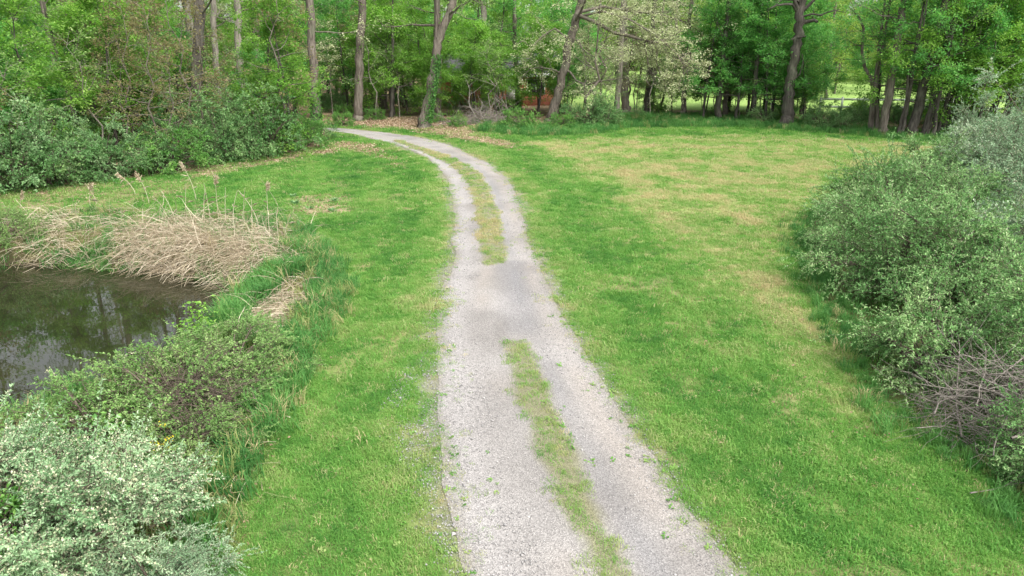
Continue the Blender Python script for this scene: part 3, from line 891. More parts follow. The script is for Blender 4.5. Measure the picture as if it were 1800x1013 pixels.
def make_tree(seed, trunk_path, trunk_rad, bark, leafm, n_limb, z_range, limb_len, up=(0.1, 0.5), nsub=6, ntw=5, sub_len=1.1, tw_len=0.55, per=14,
              leaf=0.13, tint0=0.5, tspread=0.18, lift=0.0, width=0.6, flat=0.5, sides=9, limb_r=0.35, hang=0.1, clump=0.12, start=0.25):
    r_ = np.random.default_rng(seed)
    wood, crown = MB(), MB()
    P_ = np.asarray(trunk_path, float)
    # finer path with a little wander
    t = np.linspace(0, 1, len(P_)); tn = np.linspace(0, 1, 4 * (len(P_) - 1) + 1)
    P2 = np.stack([np.interp(tn, t, P_[:, k]) for k in range(3)], 1)
    rad = np.interp(tn, t, trunk_rad)
    P2[1:-1] += r_.normal(0, 0.18, (len(P2) - 2, 3)) * rad[1:-1, None] * [1, 1, 0]
    wood.tube(P2, rad, sides)
    twigs = []
    z0, z1 = z_range
    az = r_.uniform(0, 6.28)
    for k in range(n_limb):
        z = z0 + (z1 - z0) * ((k + r_.uniform(0, 1)) / n_limb)
        i = int(np.clip(np.searchsorted(P2[:, 2], z) - 1, 0, len(P2) - 2))
        f = np.clip((z - P2[i, 2]) / max(1e-6, P2[i + 1, 2] - P2[i, 2]), 0, 1)
        q = P2[i] * (1 - f) + P2[i + 1] * f; rr = rad[i] * (1 - f) + rad[i + 1] * f
        az += 2.4 + r_.normal(0, 0.4)
        rel = (z - z0) / max(0.1, z1 - z0)
        el = up[0] + (up[1] - up[0]) * rel + r_.normal(0, 0.15)
        d = [math.cos(az) * math.cos(el), math.sin(az) * math.cos(el), math.sin(el)]
        Lk = limb_len * (1.0 - 0.55 * rel) * r_.uniform(0.75, 1.2)
        limb_system(wood, r_, q, d, Lk, max(0.012, min(rr * 0.8, limb_r * rr + 0.01)), nsub, ntw, sub_len * (1 - 0.3 * rel), tw_len, lift, twigs, start=start)
    leaf_twigs(crown, twigs, r_, per, leaf, tint0, tspread, width, flat, hang, 0, clump)
    return wood.mesh("trunk", bark, True), crown.mesh("crown", leafm)


def put_tree(name, meshes, loc, label, cat, group, rz=0.0, sc=1.0, names=("trunk", "crown")):
    o = thing(name, loc, label, cat, group, rz, sc)
    for nm, me in zip(names, meshes):
        if me is not None:
            link(nm, me, o)
    return o


def straight(hh, r0, lean=(0, 0), flare=1.35, n_=7, wob=0.15, seed=0, top=0.12):
    r_ = np.random.default_rng(seed)
    z = np.concatenate([[-0.25, 0.0, 0.5], np.linspace(1.6, hh, n_)])
    x = lean[0] * z / hh + r_.normal(0, wob, len(z)) * (z > 1)
    y = lean[1] * z / hh + r_.normal(0, wob, len(z)) * (z > 1)
    rad = np.interp(z, [-0.25, 0, 0.5, 1.6, hh], [r0 * flare * 1.15, r0 * flare, r0 * 1.08, r0, r0 * top])
    return np.column_stack([x, y, z]), rad


# ---- shared woodland kinds
TALL = []
for k in range(4):
    hh = (19, 22, 17, 20)[k]
    pth, rd = straight(hh, (0.24, 0.29, 0.17, 0.21)[k], (0.8 * (-1) ** k, 0.5), seed=400 + k, wob=0.12)
    TALL.append(make_tree(410 + k, pth, rd, M[('bark', 'bark_light', 'bark', 'bark_dark')[k]], M[('wood_leaf', 'wood_leaf', 'oak_new', 'maple')[k]], 20, (5.5, hh * 0.96), (4.6, 5.2, 4.0, 4.6)[k],
                          up=(0.05, 0.9), nsub=6, ntw=5, sub_len=1.6, tw_len=0.7, per=6, leaf=0.15, lift=0.02, clump=0.16, limb_r=0.2))
UNDER = []
for k in range(5):
    hh = (7.5, 6.0, 8.5, 5.0, 7.0)[k]
    pth, rd = straight(hh, (0.075, 0.055, 0.09, 0.045, 0.07)[k], (0.5 * (-1) ** k, 0.3), seed=430 + k, wob=0.08)
    UNDER.append(make_tree(440 + k, pth, rd, M['bark_dark'], M[('maple', 'maple', 'beech', 'beech', 'maple')[k]], (17, 14, 18, 13, 16)[k], (1.5, hh * 0.95), (2.5, 2.1, 2.8, 1.8, 2.4)[k],
                           up=(0.0, 0.7), nsub=6, ntw=6, sub_len=1.0, tw_len=0.5, per=17, leaf=0.125, flat=0.4, hang=0.08, clump=0.11, start=0.15))
SAP = []
for k in range(3):
    hh = (4.6, 6.2, 5.2)[k]
    pth, rd = straight(hh, (0.03, 0.04, 0.035)[k], (0.5 * (-1) ** k, 0.2), seed=460 + k, wob=0.12)
    SAP.append(make_tree(470 + k, pth, rd, M[('bark_light', 'bark', 'bark_light')[k]], M[('wood_leaf', 'bud_leaf', 'wood_leaf')[k]], 12, (1.8, hh * 0.95), 1.5, up=(0.2, 0.9), nsub=4, ntw=4, sub_len=0.7,
                         tw_len=0.4, per=7, leaf=0.10, clump=0.08, sides=5))
PALE = []
for k in range(2):
    hh = (8.0, 6.5)[k]
    pth, rd = straight(hh, 0.08, (0.6, -0.3), seed=480 + k, wob=0.15)
    PALE.append(make_tree(485 + k, pth, rd, M['bark'], M['oak_new'], 13, (2.0, hh * 0.95), 2.6, up=(0.0, 0.8), nsub=6, ntw=5, sub_len=1.1, tw_len=0.5, per=11, leaf=0.10, clump=0.09, lift=-0.01))
SUNNY = []
for k in range(2):
    hh = (11.0, 14.0)[k]
    pth, rd = straight(hh, 0.17, (0.6, -0.3), seed=490 + k, wob=0.15)
    SUNNY.append(make_tree(495 + k, pth, rd, M['bark'], M['yellow_leaf'], 18, (1.6, hh * 0.95), 3.8, up=(0.0, 0.8), nsub=6, ntw=5, sub_len=1.5, tw_len=0.7, per=13, leaf=0.20, clump=0.2))


def make_shrub(seed, rx, ry, hh, leafm, n_clump, n_tw, per, leaf, twig_len, width=0.42, tint0=0.5, bloom=0, shoots=0, stems=10, bark='twig', low=0.15, bloom_size=0.025, droop=0.15, leaf2=None):
    """domed shrub: arching stems, leafy clumps of different size over the dome and inside it"""
    r_ = np.random.default_rng(seed)
    wood, fol = MB(), MB()
    cl = []
    for k in range(n_clump):
        az = r_.uniform(0, 6.28); v = r_.uniform(low, 1.0)
        inn = r_.uniform(0.62, 1.02) if r_.uniform() < 0.8 else r_.uniform(0.2, 0.6)
        cz = hh * v * inn * 0.94
        rr = math.sqrt(max(0.0, 1 - (v * 0.97) ** 2)) ** 0.8 * inn
        lump = 0.7 + 0.55 * float(vnoise(np.array([az * 1.7]), np.array([v * 3.0]), seed)[0])
        cl.append(np.array([rx * rr * math.cos(az) * lump, ry * rr * math.sin(az) * lump, max(0.12, cz * lump)]))
    cl = np.array(cl)
    for k in range(stems):
        tgt = cl[r_.integers(len(cl))]
        b0 = np.array([r_.normal(0, 0.12 * rx), r_.normal(0, 0.12 * ry), -0.1])
        m1 = b0 * 0.5 + tgt * np.array([0.35, 0.35, 0.6]); m1[2] += 0.15 * hh
        tt = np.linspace(0, 1, 7)[:, None]
        wood.tube((1 - tt) ** 2 * b0 + 2 * tt * (1 - tt) * m1 + tt ** 2 * tgt, np.linspace(0.03, 0.008, 7), 5)
    pos, al, up, ti = [], [], [], []
    bpos, bal = [], []
    for c in cl:
        outd = unit(c - np.array([0, 0, hh * 0.25]))
        # link the clump to the shrub's middle
        b0 = np.array([c[0] * 0.25, c[1] * 0.25, c[2] * 0.45]); tt = np.linspace(0, 1, 4)[:, None]
        mid_ = (b0 + c) / 2 + np.array([0, 0, 0.1 * hh])
        wood.tube((1 - tt) ** 2 * b0 + 2 * tt * (1 - tt) * mid_ + tt ** 2 * c, np.linspace(0.012, 0.005, 4), 3, cap=False)
        ct = tint0 + r_.normal(0, 0.21)
        csz = r_.uniform(0.7, 1.3)
        for j in range(int(n_tw * csz)):
            d = unit(outd * 0.9 + r_.normal(0, 0.75, 3) + np.array([0, 0, 0.15]))
            L = twig_len * r_.uniform(0.5, 1.25) * (r_.uniform(1.4, 2.3) if shoots and r_.uniform() < shoots * 0.6 else 1.0)
            tp = branch_path(r_, c + r_.normal(0, 0.045 * min(rx, hh), 3), d, L, 3, 0.14, -droop)
            if tp[:, 2].min() < 0.02: tp[:, 2] = np.maximum(tp[:, 2], 0.02)
            wood.tube(tp, [0.005, 0.004, 0.003, 0.0015], 3, cap=False)
            k = max(3, int(per * L / twig_len * r_.uniform(0.75, 1.25)))
            t = r_.uniform(0.08, 1, k); f = t * 3; i = np.minimum(f.astype(int), 2); fr = (f - i)[:, None]
            q = tp[i] * (1 - fr) + tp[i + 1] * fr
            dd = unit(tp[-1] - tp[0])
            pos.append(q); al.append(dd * 0.55 + r_.normal(0, 0.6, (k, 3)))
            u_ = r_.normal(0, 0.55, (k, 3)); u_[:, 2] += 0.9; up.append(u_)
            ti.append(np.clip(ct + r_.normal(0, 0.16, k), 0, 1))
            if bloom and r_.uniform() < bloom:
                kb = int(per * 0.7)
                tb = r_.uniform(0.1, 0.95, kb) * 3; ib = np.minimum(tb.astype(int), 2); fb = (tb - ib)[:, None]
                bpos.append(tp[ib] * (1 - fb) + tp[ib + 1] * fb + r_.normal(0, 0.008, (kb, 3))); bal.append(r_.normal(0, 1, (kb, 3)) + np.array([0, 0, 0.2]))
    pos, al, up, ti = map(np.concatenate, (pos, al, up, ti))
    fol.leaves(pos, al, up, leaf * r_.uniform(0.6, 1.25, len(pos)), ti, width, 0.1)
    bl = None
    if bpos:
        bm = MB(); bp, ba = np.concatenate(bpos), np.concatenate(bal)
        bm.leaves(bp, ba, np.roll(ba, 1, axis=1) + 0.1, bloom_size * r_.uniform(0.7, 1.2, len(bp)), r_.uniform(0, 1, len(bp)), 0.8, 0.2)
        bl = bm.mesh("blossom", M['olive_bloom'])
    return wood.mesh("stem", M[bark]), fol.mesh("foliage", leafm), bl


SN = ("stem", "foliage", "blossom")
FSH = [make_shrub(500 + k, 1.5, 1.4, (2.0, 1.6, 2.4)[k], M[('shrub_leaf', 'shrub_green', 'shrub_leaf')[k]], 60, 11, 15, 0.085, 0.36, 0.5, 0.45, shoots=0.1) for k in range(3)]
OLV = [make_shrub(520 + k, (1.7, 1.3, 1.6)[k], (1.6, 1.2, 1.5)[k], (2.5, 1.55, 2.9)[k], M[('olive_green', 'olive_green', 'olive_leaf')[k]], (80, 54, 85)[k], 21, 20, 0.06, 0.38, 0.38, 0.5,
                  bloom=(0.10, 0.10, 0.35)[k], shoots=0.5, stems=14, bloom_size=0.022) for k in range(3)]


# ------------------------------------------------------------------ standing trees one can pick out
def seen_trunk(px, py, tx, ty, wpx, hh, curve=0.0):
    """base on the ground, leaning through the point seen at (tx, ty), then up to its height"""
    g = ground_pt(px, py)
    q = at_y(tx, ty, g[1]) - g
    r0 = wpx / px_per_m(py) / 2
    dx = q[0] / max(q[2], 0.5)
    z = np.array([-0.3, 0.0, 0.45, q[2] * 0.35, q[2] * 0.7, q[2], q[2] * 1.5, hh * 0.75, hh])
    z = np.sort(np.concatenate([z[:6], z[6:]]))
    x = np.where(z <= q[2], z * dx, q[2] * dx + (z - q[2]) * dx * 0.55) + curve * np.sin(np.clip(z / max(q[2], 1), 0, 1) * math.pi)
    y = 0.02 * z
    rad = np.interp(z, [-0.3, 0, 0.45, q[2], hh], [r0 * 1.5, r0 * 1.35, r0 * 1.06, r0 * 0.86, r0 * 0.15])
    return g, np.column_stack([x, y, z]), rad


SEEN = [
    # px, py, top px, top py, width, height, bark, leaf, first limb z, label
    (168, 232, 128, 52, 21, 20, 'bark', 'wood_leaf', 5.0, "thick grey trunk leaning out over the shrubs behind the pond reeds"),
    (122, 240, 100, 140, 13, 15, 'bark', 'wood_leaf', 4.2, "medium brown trunk just behind the thick leaning one at the pond"),
    (152, 262, 118, 165, 8, 9, 'bark_dark', 'wood_leaf', 3.0, "thin dark crooked stem rising from the pale pond-side shrubs"),
    (343, 248, 349, 20, 20, 19, 'bark_dark', 'wood_leaf', 5.0, "broad dark upright trunk in the woods left of the road's bend"),
    (384, 226, 372, 0, 11, 17, 'bark_light', 'wood_leaf', 4.2, "slim pale grey trunk beside the broad dark one in the woods"),
    (432, 222, 415, 0, 13, 20, 'bark_light', 'oak_new', 4.6, "tall light grey trunk with pale leaf tufts in the woods"),
    (557, 226, 544, 0, 15, 20, 'bark', 'oak_new', 4.4, "grey ivy-footed trunk standing where the gravel road bends away"),
    (628, 213, 636, 0, 15, 19, 'bark', 'maple', 6.0, "dark trunk with a swollen foot in the shade past the bend"),
    (688, 208, 690, 60, 6, 8, 'bark_dark', 'lime_maple', 1.6, "small forked maple with bright layered leaves by the leaf litter"),
    (769, 208, 768, 60, 14, 18, 'bark', 'maple', 5.5, "shaded trunk close behind the leaning ivy-clad one"),
    (853, 196, 850, 10, 12, 19, 'bark_light', 'wood_leaf', 5.0, "straight grey trunk behind the brush pile"),
    (912, 194, 904, 20, 8, 16, 'bark', 'wood_leaf', 4.5, "slim straight trunk in front of the brick house"),
    (1083, 204, 1094, 30, 10, 15, 'bark_light', 'oak_new', 4.6, "slim grey trunk under the long bare limb"),
    (1134, 200, 1142, 120, 11, 14, 'bark_dark', 'wood_leaf', 3.4, "dark trunk standing in the tall grass beneath pale foliage"),
    (1262, 213, 1276, 60, 9, 10, 'bark_dark', 'beech', 2.0, "dark slender trunk with deep green layered leaves by the meadow"),
    (1322, 215, 1336, 60, 8, 9, 'bark_dark', 'beech', 1.8, "thin dark trunk under the green canopy beside the crooked oak"),
    (1602, 240, 1650, 60, 16, 18, 'bark_dark', 'maple', 3.6, "thick dark trunk in the clump at the meadow corner"),
    (1624, 241, 1668, 80, 11, 16, 'bark_dark', 'maple', 3.2, "dark trunk leaning beside the thickest in the corner clump"),
    (1549, 239, 1592, 0, 13, 17, 'bark', 'maple', 4.0, "pale-footed grey trunk at the meadow edge before the white fence"),
    (1705, 212, 1765, 0, 15, 16, 'bark', 'maple', 4.0, "leaning grey trunk rising behind the silvery thicket"),
]
for k, (px, py, tx, ty, w, hh, bk, lf, z0, lab) in enumerate(SEEN):
    g, pth, rd = seen_trunk(px, py, tx, ty, w, hh, rng.normal(0, 0.06))
    small = hh < 12
    t_, c_ = make_tree(700 + k, pth, rd, M[bk], M[lf], 13 if small else 14, (z0 if small else z0 + 1.0, hh * 0.95), 2.6 if small else 3.8, up=(0.15, 0.95), nsub=6, ntw=5, sub_len=1.1 if small else 1.5, tw_len=0.5, per=14 if small else 6,
                       leaf=0.12, lift=0.02, clump=0.11, limb_r=0.17)
    o = put_tree("woodland_tree", (t_, c_), g, lab, "tree", "trunks along the wood's edge")
    if px in (557,):
        iv = MB(); kk = 1500; zz_ = rng.uniform(0, 2.6, kk) * rng.uniform(0.3, 1, kk); aa = rng.uniform(0, 6.28, kk)
        cx_ = np.interp(zz_, pth[:, 2], pth[:, 0]); rr = np.interp(zz_, pth[:, 2], rd) + rng.uniform(0.0, 0.08, kk)
        ou = np.column_stack([np.cos(aa), np.sin(aa), np.zeros(kk)])
        iv.leaves(np.column_stack([cx_, 0.02 * zz_, zz_]) + ou * rr[:, None], rng.normal(0, 1, (kk, 3)) - [0, 0, 0.7], ou + rng.normal(0, 0.3, (kk, 3)), 0.09, rng.uniform(0, 1, kk), 0.8)
        iv.build("ivy", M['ivy'], o)

# the leaning forked tree by the leaf litter: trunk, second stem, ivy
g = ground_pt(745, 223)
pts = [at_y(x, y, g[1]) - g for x, y in ((745, 226), (745, 222), (750, 200), (757, 160), (763, 120), (766, 92), (776, 55), (790, 20), (800, -10), (822, -70), (850, -150), (868, -260))]
pts = np.array(pts); pts[:, 1] += 0.03 * pts[:, 2]
rd = np.interp(np.arange(len(pts)), [0, 1, 2, 5, 8, 11], [0.48, 0.40, 0.30, 0.26, 0.21, 0.06])
t_, c_ = make_tree(760, pts, rd, M['bark'], M['wood_leaf'], 12, (5.6, pts[-1, 2] * 0.95), 4.0, up=(0.2, 0.9), nsub=6, ntw=5, sub_len=1.4, tw_len=0.6, per=11, leaf=0.14)
o = put_tree("forked_tree", (t_, c_), g, "forked grey trunk leaning over the leaf litter with ivy up its side", "tree", "trunks along the wood's edge")
st = MB()
s2 = np.array([at_y(x, y, g[1]) - g for x, y in ((764, 100), (766, 70), (767, 40), (768, 0), (766, -60), (770, -160))])
s2[:, 1] += 0.12
st.tube(s2, [0.17, 0.13, 0.12, 0.11, 0.09, 0.03], 7)
tw = []
limb_system(st, np.random.default_rng(5), s2[3], (-0.4, 0.2, 0.8), 3.0, 0.05, 6, 4, 1.0, 0.5, 0.02, tw)
st.build("side_stem", M['bark'], o, True)
iv = MB(); kk = 2600; zz_ = rng.uniform(0.3, 4.2, kk); aa = rng.normal(-0.2, 0.9, kk)
cx_ = np.interp(zz_, pts[:, 2], pts[:, 0]); rr = np.interp(zz_, pts[:, 2], rd) + rng.uniform(0.0, 0.09, kk)
ou = np.column_stack([np.cos(aa), np.sin(aa) - 0.3, np.zeros(kk)])
iv.leaves(np.column_stack([cx_, 0.03 * zz_, zz_]) + ou * rr[:, None], rng.normal(0, 1, (kk, 3)) - [0, 0, 0.7], ou + rng.normal(0, 0.3, (kk, 3)), 0.085, rng.uniform(0, 1, kk), 0.8)
iv.build("ivy", M['ivy'], o)

# the tree with the long bare limb and pale young leaves
g = ground_pt(970, 214)
pts = np.array([at_y(x, y, g[1]) - g for x, y in ((968, 218), (970, 212), (975, 190), (984, 150), (993, 115), (1001, 80), (1008, 55), (1016, 25), (1022, 0), (1030, -60), (1045, -150), (1050, -260))])
pts[:, 1] += 0.02 * pts[:, 2]
rd = np.interp(np.arange(len(pts)), [0, 1, 3, 6, 8, 11], [0.42, 0.36, 0.27, 0.27, 0.22, 0.05])
t_, c_ = make_tree(770, pts, rd, M['bark'], M['oak_new'], 10, (5.8, pts[-1, 2] * 0.95), 4.2, up=(0.1, 0.9), nsub=6, ntw=5, sub_len=1.4, tw_len=0.6, per=11, leaf=0.13)
o = put_tree("leaning_oak", (t_, c_), g, "leaning grey oak with a long bare limb reaching over tall grass, pale young leaves", "tree", "trunks along the wood's edge")
LIMBS = [
    ([(1012, 26, 0), (1030, 32, -.3), (1052, 42, -.6), (1080, 58, -.9), (1105, 63, -1.1), (1132, 71, -1.3), (1160, 76, -1.5), (1195, 78, -1.6)], 0.14, 0.05),
    ([(1132, 70, -1.3), (1137, 100, -1.3), (1142, 125, -1.2), (1150, 145, -1.2)], 0.05, 0.02),
    ([(1147, 74, -1.4), (1154, 85, -1.5), (1154, 110, -1.6), (1160, 130, -1.7), (1170, 146, -1.8)], 0.05, 0.02),
    ([(993, 120, 0), (1003, 128, -.2), (1013, 142, -.5), (1030, 149, -.8), (1055, 143, -1.1), (1085, 139, -1.4)], 0.07, 0.025),
    ([(1000, 65, 0), (1018, 72, -.3), (1025, 90, -.4), (1030, 108, -.5), (1045, 122, -.6)], 0.05, 0.018),
    ([(1016, 22, 0), (1060, 12, .6), (1110, 20, 1.0), (1160, 25, 1.3), (1210, 40, 1.6)], 0.10, 0.03),
    ([(1014, 30, 0), (1060, 20, -.9), (1110, 36, -1.6), (1150, 60, -2.2), (1190, 95, -2.6), (1210, 130, -2.8)], 0.08, 0.02),
    ([(1000, 70, 0), (975, 50, -.3), (955, 62, -.5), (935, 82, -.7)], 0.06, 0.02),
    ([(990, 130, 0), (970, 122, -.3), (945, 118, -.6), (930, 122, -.8)], 0.05, 0.02),
]
r_ = np.random.default_rng(771)
crown2 = MB()
for k, (pl, ra, rb) in enumerate(LIMBS):
    pp = np.array([at_y(x, y, g[1] + dy) - g for x, y, dy in pl])
    wd = MB(); wd.tube(pp, np.linspace(ra, rb, len(pp)), 7)
    tw = []
    ns = (24, 10, 12, 5, 4, 30, 34, 9, 6)[k]
    for j in range(ns):
        t = r_.uniform(0.45 if k in (0,) else 0.3, 1)
        q, dd = along_path(pp, t)
        d2 = unit(dd * 0.6 + r_.normal(0, 0.7, 3) + np.array([0.15, 0, 0.12 if k in (0, 5, 6) else -0.05]))
        limb_system(wd, r_, q, d2, r_.uniform(0.7, 1.7), 0.022, 4, 4, 0.7, 0.4, 0.0, tw)
    wd.build("limb", M['bark'], o, True)
    if tw: leaf_twigs(crown2, tw, r_, 8 if k not in (3, 4) else 3, 0.10, 0.5, 0.2, 0.6, 0.6, 0.15, 0, 0.08)
crown2.build("limb_foliage", M['oak_new'], o)

# the crooked dark oak
g = ground_pt(1381, 222)
pts = np.array([at_y(x, y, g[1]) - g for x, y in ((1379, 226), (1381, 220), (1384, 195), (1387, 165), (1393, 130), (1398, 95), (1404, 60), (1406, 30), (1410, 0), (1412, -60), (1425, -150), (1430, -260))])
rd = np.interp(np.arange(len(pts)), [0, 1, 3, 6, 8, 11], [0.50, 0.42, 0.31, 0.27, 0.24, 0.06])
t_, c_ = make_tree(780, pts, rd, M['bark_dark'], M['wood_leaf'], 10, (6.6, pts[-1, 2] * 0.95), 4.5, up=(0.1, 0.9), nsub=5, ntw=4, sub_len=1.4, tw_len=0.6, per=8, leaf=0.13)
o = put_tree("crooked_oak", (t_, c_), g, "big dark oak with crooked stub limbs at the meadow's far edge", "tree", "trunks along the wood's edge")
for pl, ra, rb in (([(1402, 22), (1392, 8), (1378, 8), (1362, 10), (1350, 15)], 0.11, 0.03), ([(1404, 20), (1396, 5), (1388, -15), (1384, -40)], 0.13, 0.06), ([(1406, 42), (1418, 38), (1428, 36), (1431, 39)], 0.13, 0.08),
                   ([(1408, 22), (1420, 10), (1432, -5), (1440, -25)], 0.12, 0.05), ([(1440, 28), (1452, 22), (1464, 19), (1480, 23)], 0.05, 0.02),
                   ([(1408, 30), (1425, 25), (1440, 28)], 0.06, 0.05), ([(1392, 70), (1400, 66), (1411, 64)], 0.08, 0.04), ([(1396, 140), (1404, 130), (1408, 110), (1404, 95)], 0.06, 0.03), ([(1394, 150), (1408, 147), (1420, 146)], 0.05, 0.02)):
    pp = np.array([at_y(x, y, g[1]) - g for x, y in pl])
    pp[:, 1] -= np.linspace(0, 0.5, len(pp))
    wd = MB(); wd.tube(pp, np.linspace(ra, rb, len(pp)), 7)
    wd.build("limb", M['bark_dark'], o, True)

# the many-stemmed tree at the meadow edge
g = ground_pt(1530, 234)
o = thing("many_stemmed_tree", g, "slender many-stemmed grey tree with a crooked stem at the meadow edge", "tree", "trunks along the wood's edge")
tw = []; r_ = np.random.default_rng(790)
for pl, ra in (([(1528, 236), (1532, 190), (1540, 130), (1548, 60), (1556, 0), (1565, -80)], 0.12), ([(1532, 236), (1536, 180), (1548, 100), (1562, 20), (1570, -60)], 0.10), ([(1541, 238), (1542, 190), (1536, 165), (1532, 140), (1520, 118), (1515, 90), (1518, 50), (1508, 26), (1495, 15)], 0.13),
               ([(1538, 170), (1546, 120), (1556, 60), (1566, -20)], 0.06)):
    pp = np.array([at_y(x, y, g[1]) - g for x, y in pl])
    wd = MB(); wd.tube(pp, np.linspace(ra, ra * 0.35, len(pp)), 7)
    for j in range(9):
        q, dd = along_path(pp, r_.uniform(0.45, 1))
        limb_system(wd, r_, q, unit(r_.normal(0, 1, 3) * [1, 1, 0.3] + [0, 0, 0.4]), r_.uniform(0.8, 2.0), 0.025, 4, 4, 0.8, 0.45, 0.0, tw)
    wd.build("stem", M['bark'], o, True)
cr = MB(); leaf_twigs(cr, tw, r_, 11, 0.11, 0.5, 0.2)
cr.build("crown", M['beech'], o)

# slim leaning stems of the corner clump
for k, (px, py, tx, ty, w) in enumerate([(1583, 240, 1606, 120, 8), (1630, 240, 1650, 140, 6), (1645, 240, 1680, 120, 6), (1655, 236, 1690, 110, 7), (1664, 232, 1700, 110, 7), (1672, 228, 1712, 100, 8), (1684, 224, 1730, 60, 7), (1696, 232, 1725, 140, 6),
                                         (1735, 225, 1790, 70, 11), (1764, 230, 1806, 90, 9), (1640, 222, 1675, 30, 7)]):
    g, pth, rd = seen_trunk(px, py, tx, ty, w, 9 + 1.5 * (k % 3), 0.05)
    t_, c_ = make_tree(820 + k, pth, rd, M['bark_dark'], M['maple' if k % 2 else 'beech'], 10, (2.6, 9), 2.2, up=(0.0, 0.8), nsub=5, ntw=5, sub_len=1.0, tw_len=0.5, per=14, leaf=0.125, sides=6)
    put_tree("slender_tree", (t_, c_), g, "slim dark leaning stem in the clump at the meadow corner", "tree", "slim stems of the corner clump")

# ------------------------------------------------------------------ the rest of the woods (copies)
ZONES = {
    'pond': [(130, "behind the pale silvery pond shrub"), (260, "behind the thick leaning trunk"), (400, "near the broad dark trunk"), (2000, "left of the ivy-footed trunk")],
    'bend': [(700, "past the road's bend"), (800, "behind the forked trunk"), (2000, "around the brick house")],
    'edge': [(1150, "behind the leaning oak"), (1300, "along the meadow's far side"), (1420, "beside the crooked oak"), (2000, "near the many-stemmed tree")],
    'field': [(1400, "across the bright pasture"), (2500, "beyond the white fence")],
    'corner': [(1650, "in the corner clump"), (2500, "behind the silvery thicket")]}


def where(zone, px, y):
    w_ = [t for lim, t in ZONES[zone] if px < lim][0] if px < 2000 else ZONES[zone][-1][1]
    if zone == 'pond' and y > 52: w_ = "deep in the woods " + w_
    elif zone == 'pond' and y > 38: w_ = "in mid-wood " + w_
    return w_


KIND = {
    'tall': (TALL, "tall_tree", ["tall brown trunk with sparse mid green leaves", "tall pale trunk with sparse mid green leaves", "tall slim trunk with whitish young leaves", "tall dark trunk with bright green leaves"]),
    'under': (UNDER, "young_maple", ["young tree in bright spring green leaf", "small bright green leafy tree", "young tree with deep green leaves", "low deep green leafy tree", "slender young tree in bright green leaf"]),
    'sap': (SAP, "sapling", ["thin sparse pale-stemmed sapling", "thin brown sapling still in bud", "thin pale crooked sapling with few leaves"]),
    'pale': (PALE, "pale_tree", ["small tree in whitish young leaf", "low tree in whitish young leaf"]),
    'sunny': (SUNNY, "sunlit_tree", ["broad yellow-green tree", "tall yellow-green tree"]),
    'shrub': (FSH, "woodland_shrub", ["dull green rounded shrub", "low bright green shrub", "tall dull green shrub"]),
}


def plant(kind, idx, x, y, zone, sc=1.0, rz=None):
    meshes, nm, labs = KIND[kind]
    cat = {'shrub': 'shrub', 'sap': 'sapling'}.get(kind, 'tree')
    px = CX + FPX * x / (y * cp + 1.6)
    lab = labs[idx] + " " + where(zone, px, y)
    if len(lab.split()) > 16: lab = " ".join(lab.replace(" with sparse", " with").split()[:16])
    return put_tree(nm, meshes[idx], (x, y, h1(x, y) - 0.03), lab, cat, "%s %s" % ({'shrub': 'shrubs', 'sap': 'saplings'}.get(kind, 'trees'), where(zone, px, 0)),
                    rng.uniform(0, 6.28) if rz is None else rz, sc, SN if kind == 'shrub' else ("trunk", "crown"))


KEEP = [(548, 47), (168, 44), (122, 42), (343, 40), (378, 44), (424, 46), (636, 50), (755, 47), (775, 48), (851, 54), (993, 50), (1088, 53), (1395, 47), (1548, 42), (1610, 41), (1640, 41), (797, 60, 24), (915, 60, 26), (966, 60, 18), (1468, 62, 45)]


def fill(kind, n_, px0, px1, y0, y1, zone, sc=(0.8, 1.2), idxs=None, mind=1.2, taken=[], block=None):
    """n_ plants between two bearings and two depths, leaving the picked-out trunks in view"""
    c = 0; tries = 0
    bl = block if block is not None else {'under': 34, 'pale': 30, 'tall': 16, 'sap': 12, 'shrub': 14}.get(kind, 0)
    while c < n_ and tries < n_ * 40:
        tries += 1
        y = rng.uniform(y0, y1); px = rng.uniform(px0, px1); x = (px - CX) / FPX * (y * cp + 1.6)
        q = np.array([[x, y]])
        if sdf(q, FOREST)[0] > -0.4 and zone != 'field': continue
        if sdf(q, ROAD)[0] < 1.2: continue
        if HOUSE_KEEP[0] < x < HOUSE_KEEP[1] and HOUSE_KEEP[2] < y < HOUSE_KEEP[3]: continue
        if any(abs(px - kq[0]) < (kq[2] if len(kq) > 2 and kind != 'shrub' else bl) and y < kq[1] + 1 for kq in KEEP): continue
        if any((x - a_) ** 2 + (y - b_) ** 2 < mind ** 2 for a_, b_ in taken): continue
        taken.append((x, y))
        plant(kind, int(rng.choice(idxs)) if idxs is not None else int(rng.integers(len(KIND[kind][0]))), x, y, zone, rng.uniform(*sc))
        c += 1


hb = at(875, 186)
HOUSE_KEEP = (hb[0] - 5.5, hb[0] + 5.5, hb[1] - 1.5, hb[1] + 8.5)
# woods behind the pond
fill('tall', 16, -150, 560, 42, 75, 'pond', (0.85, 1.15), idxs=[0, 1, 3], mind=2.2)
fill('tall', 12, -900, -120, 20, 45, 'pond', (0.9, 1.15), idxs=[0, 3], mind=2.0)
fill('under', 8, -700, -120, 22, 40, 'pond', (0.9, 1.2), mind=2.0)
fill('under', 44, -150, 560, 27, 60, 'pond', (0.7, 1.15), mind=1.4, block=24)
fill('under', 24, -150, 700, 55, 85, 'pond', (1.0, 1.5), mind=2.0)
fill('sap', 22, -80, 560, 24, 45, 'pond', (0.8, 1.15), mind=1.0)
fill('pale', 3, 330, 560, 28, 50, 'pond', (0.8, 1.1), mind=1.5)
fill('shrub', 26, -150, 560, 25, 50, 'pond', (0.8, 1.3), mind=1.6)
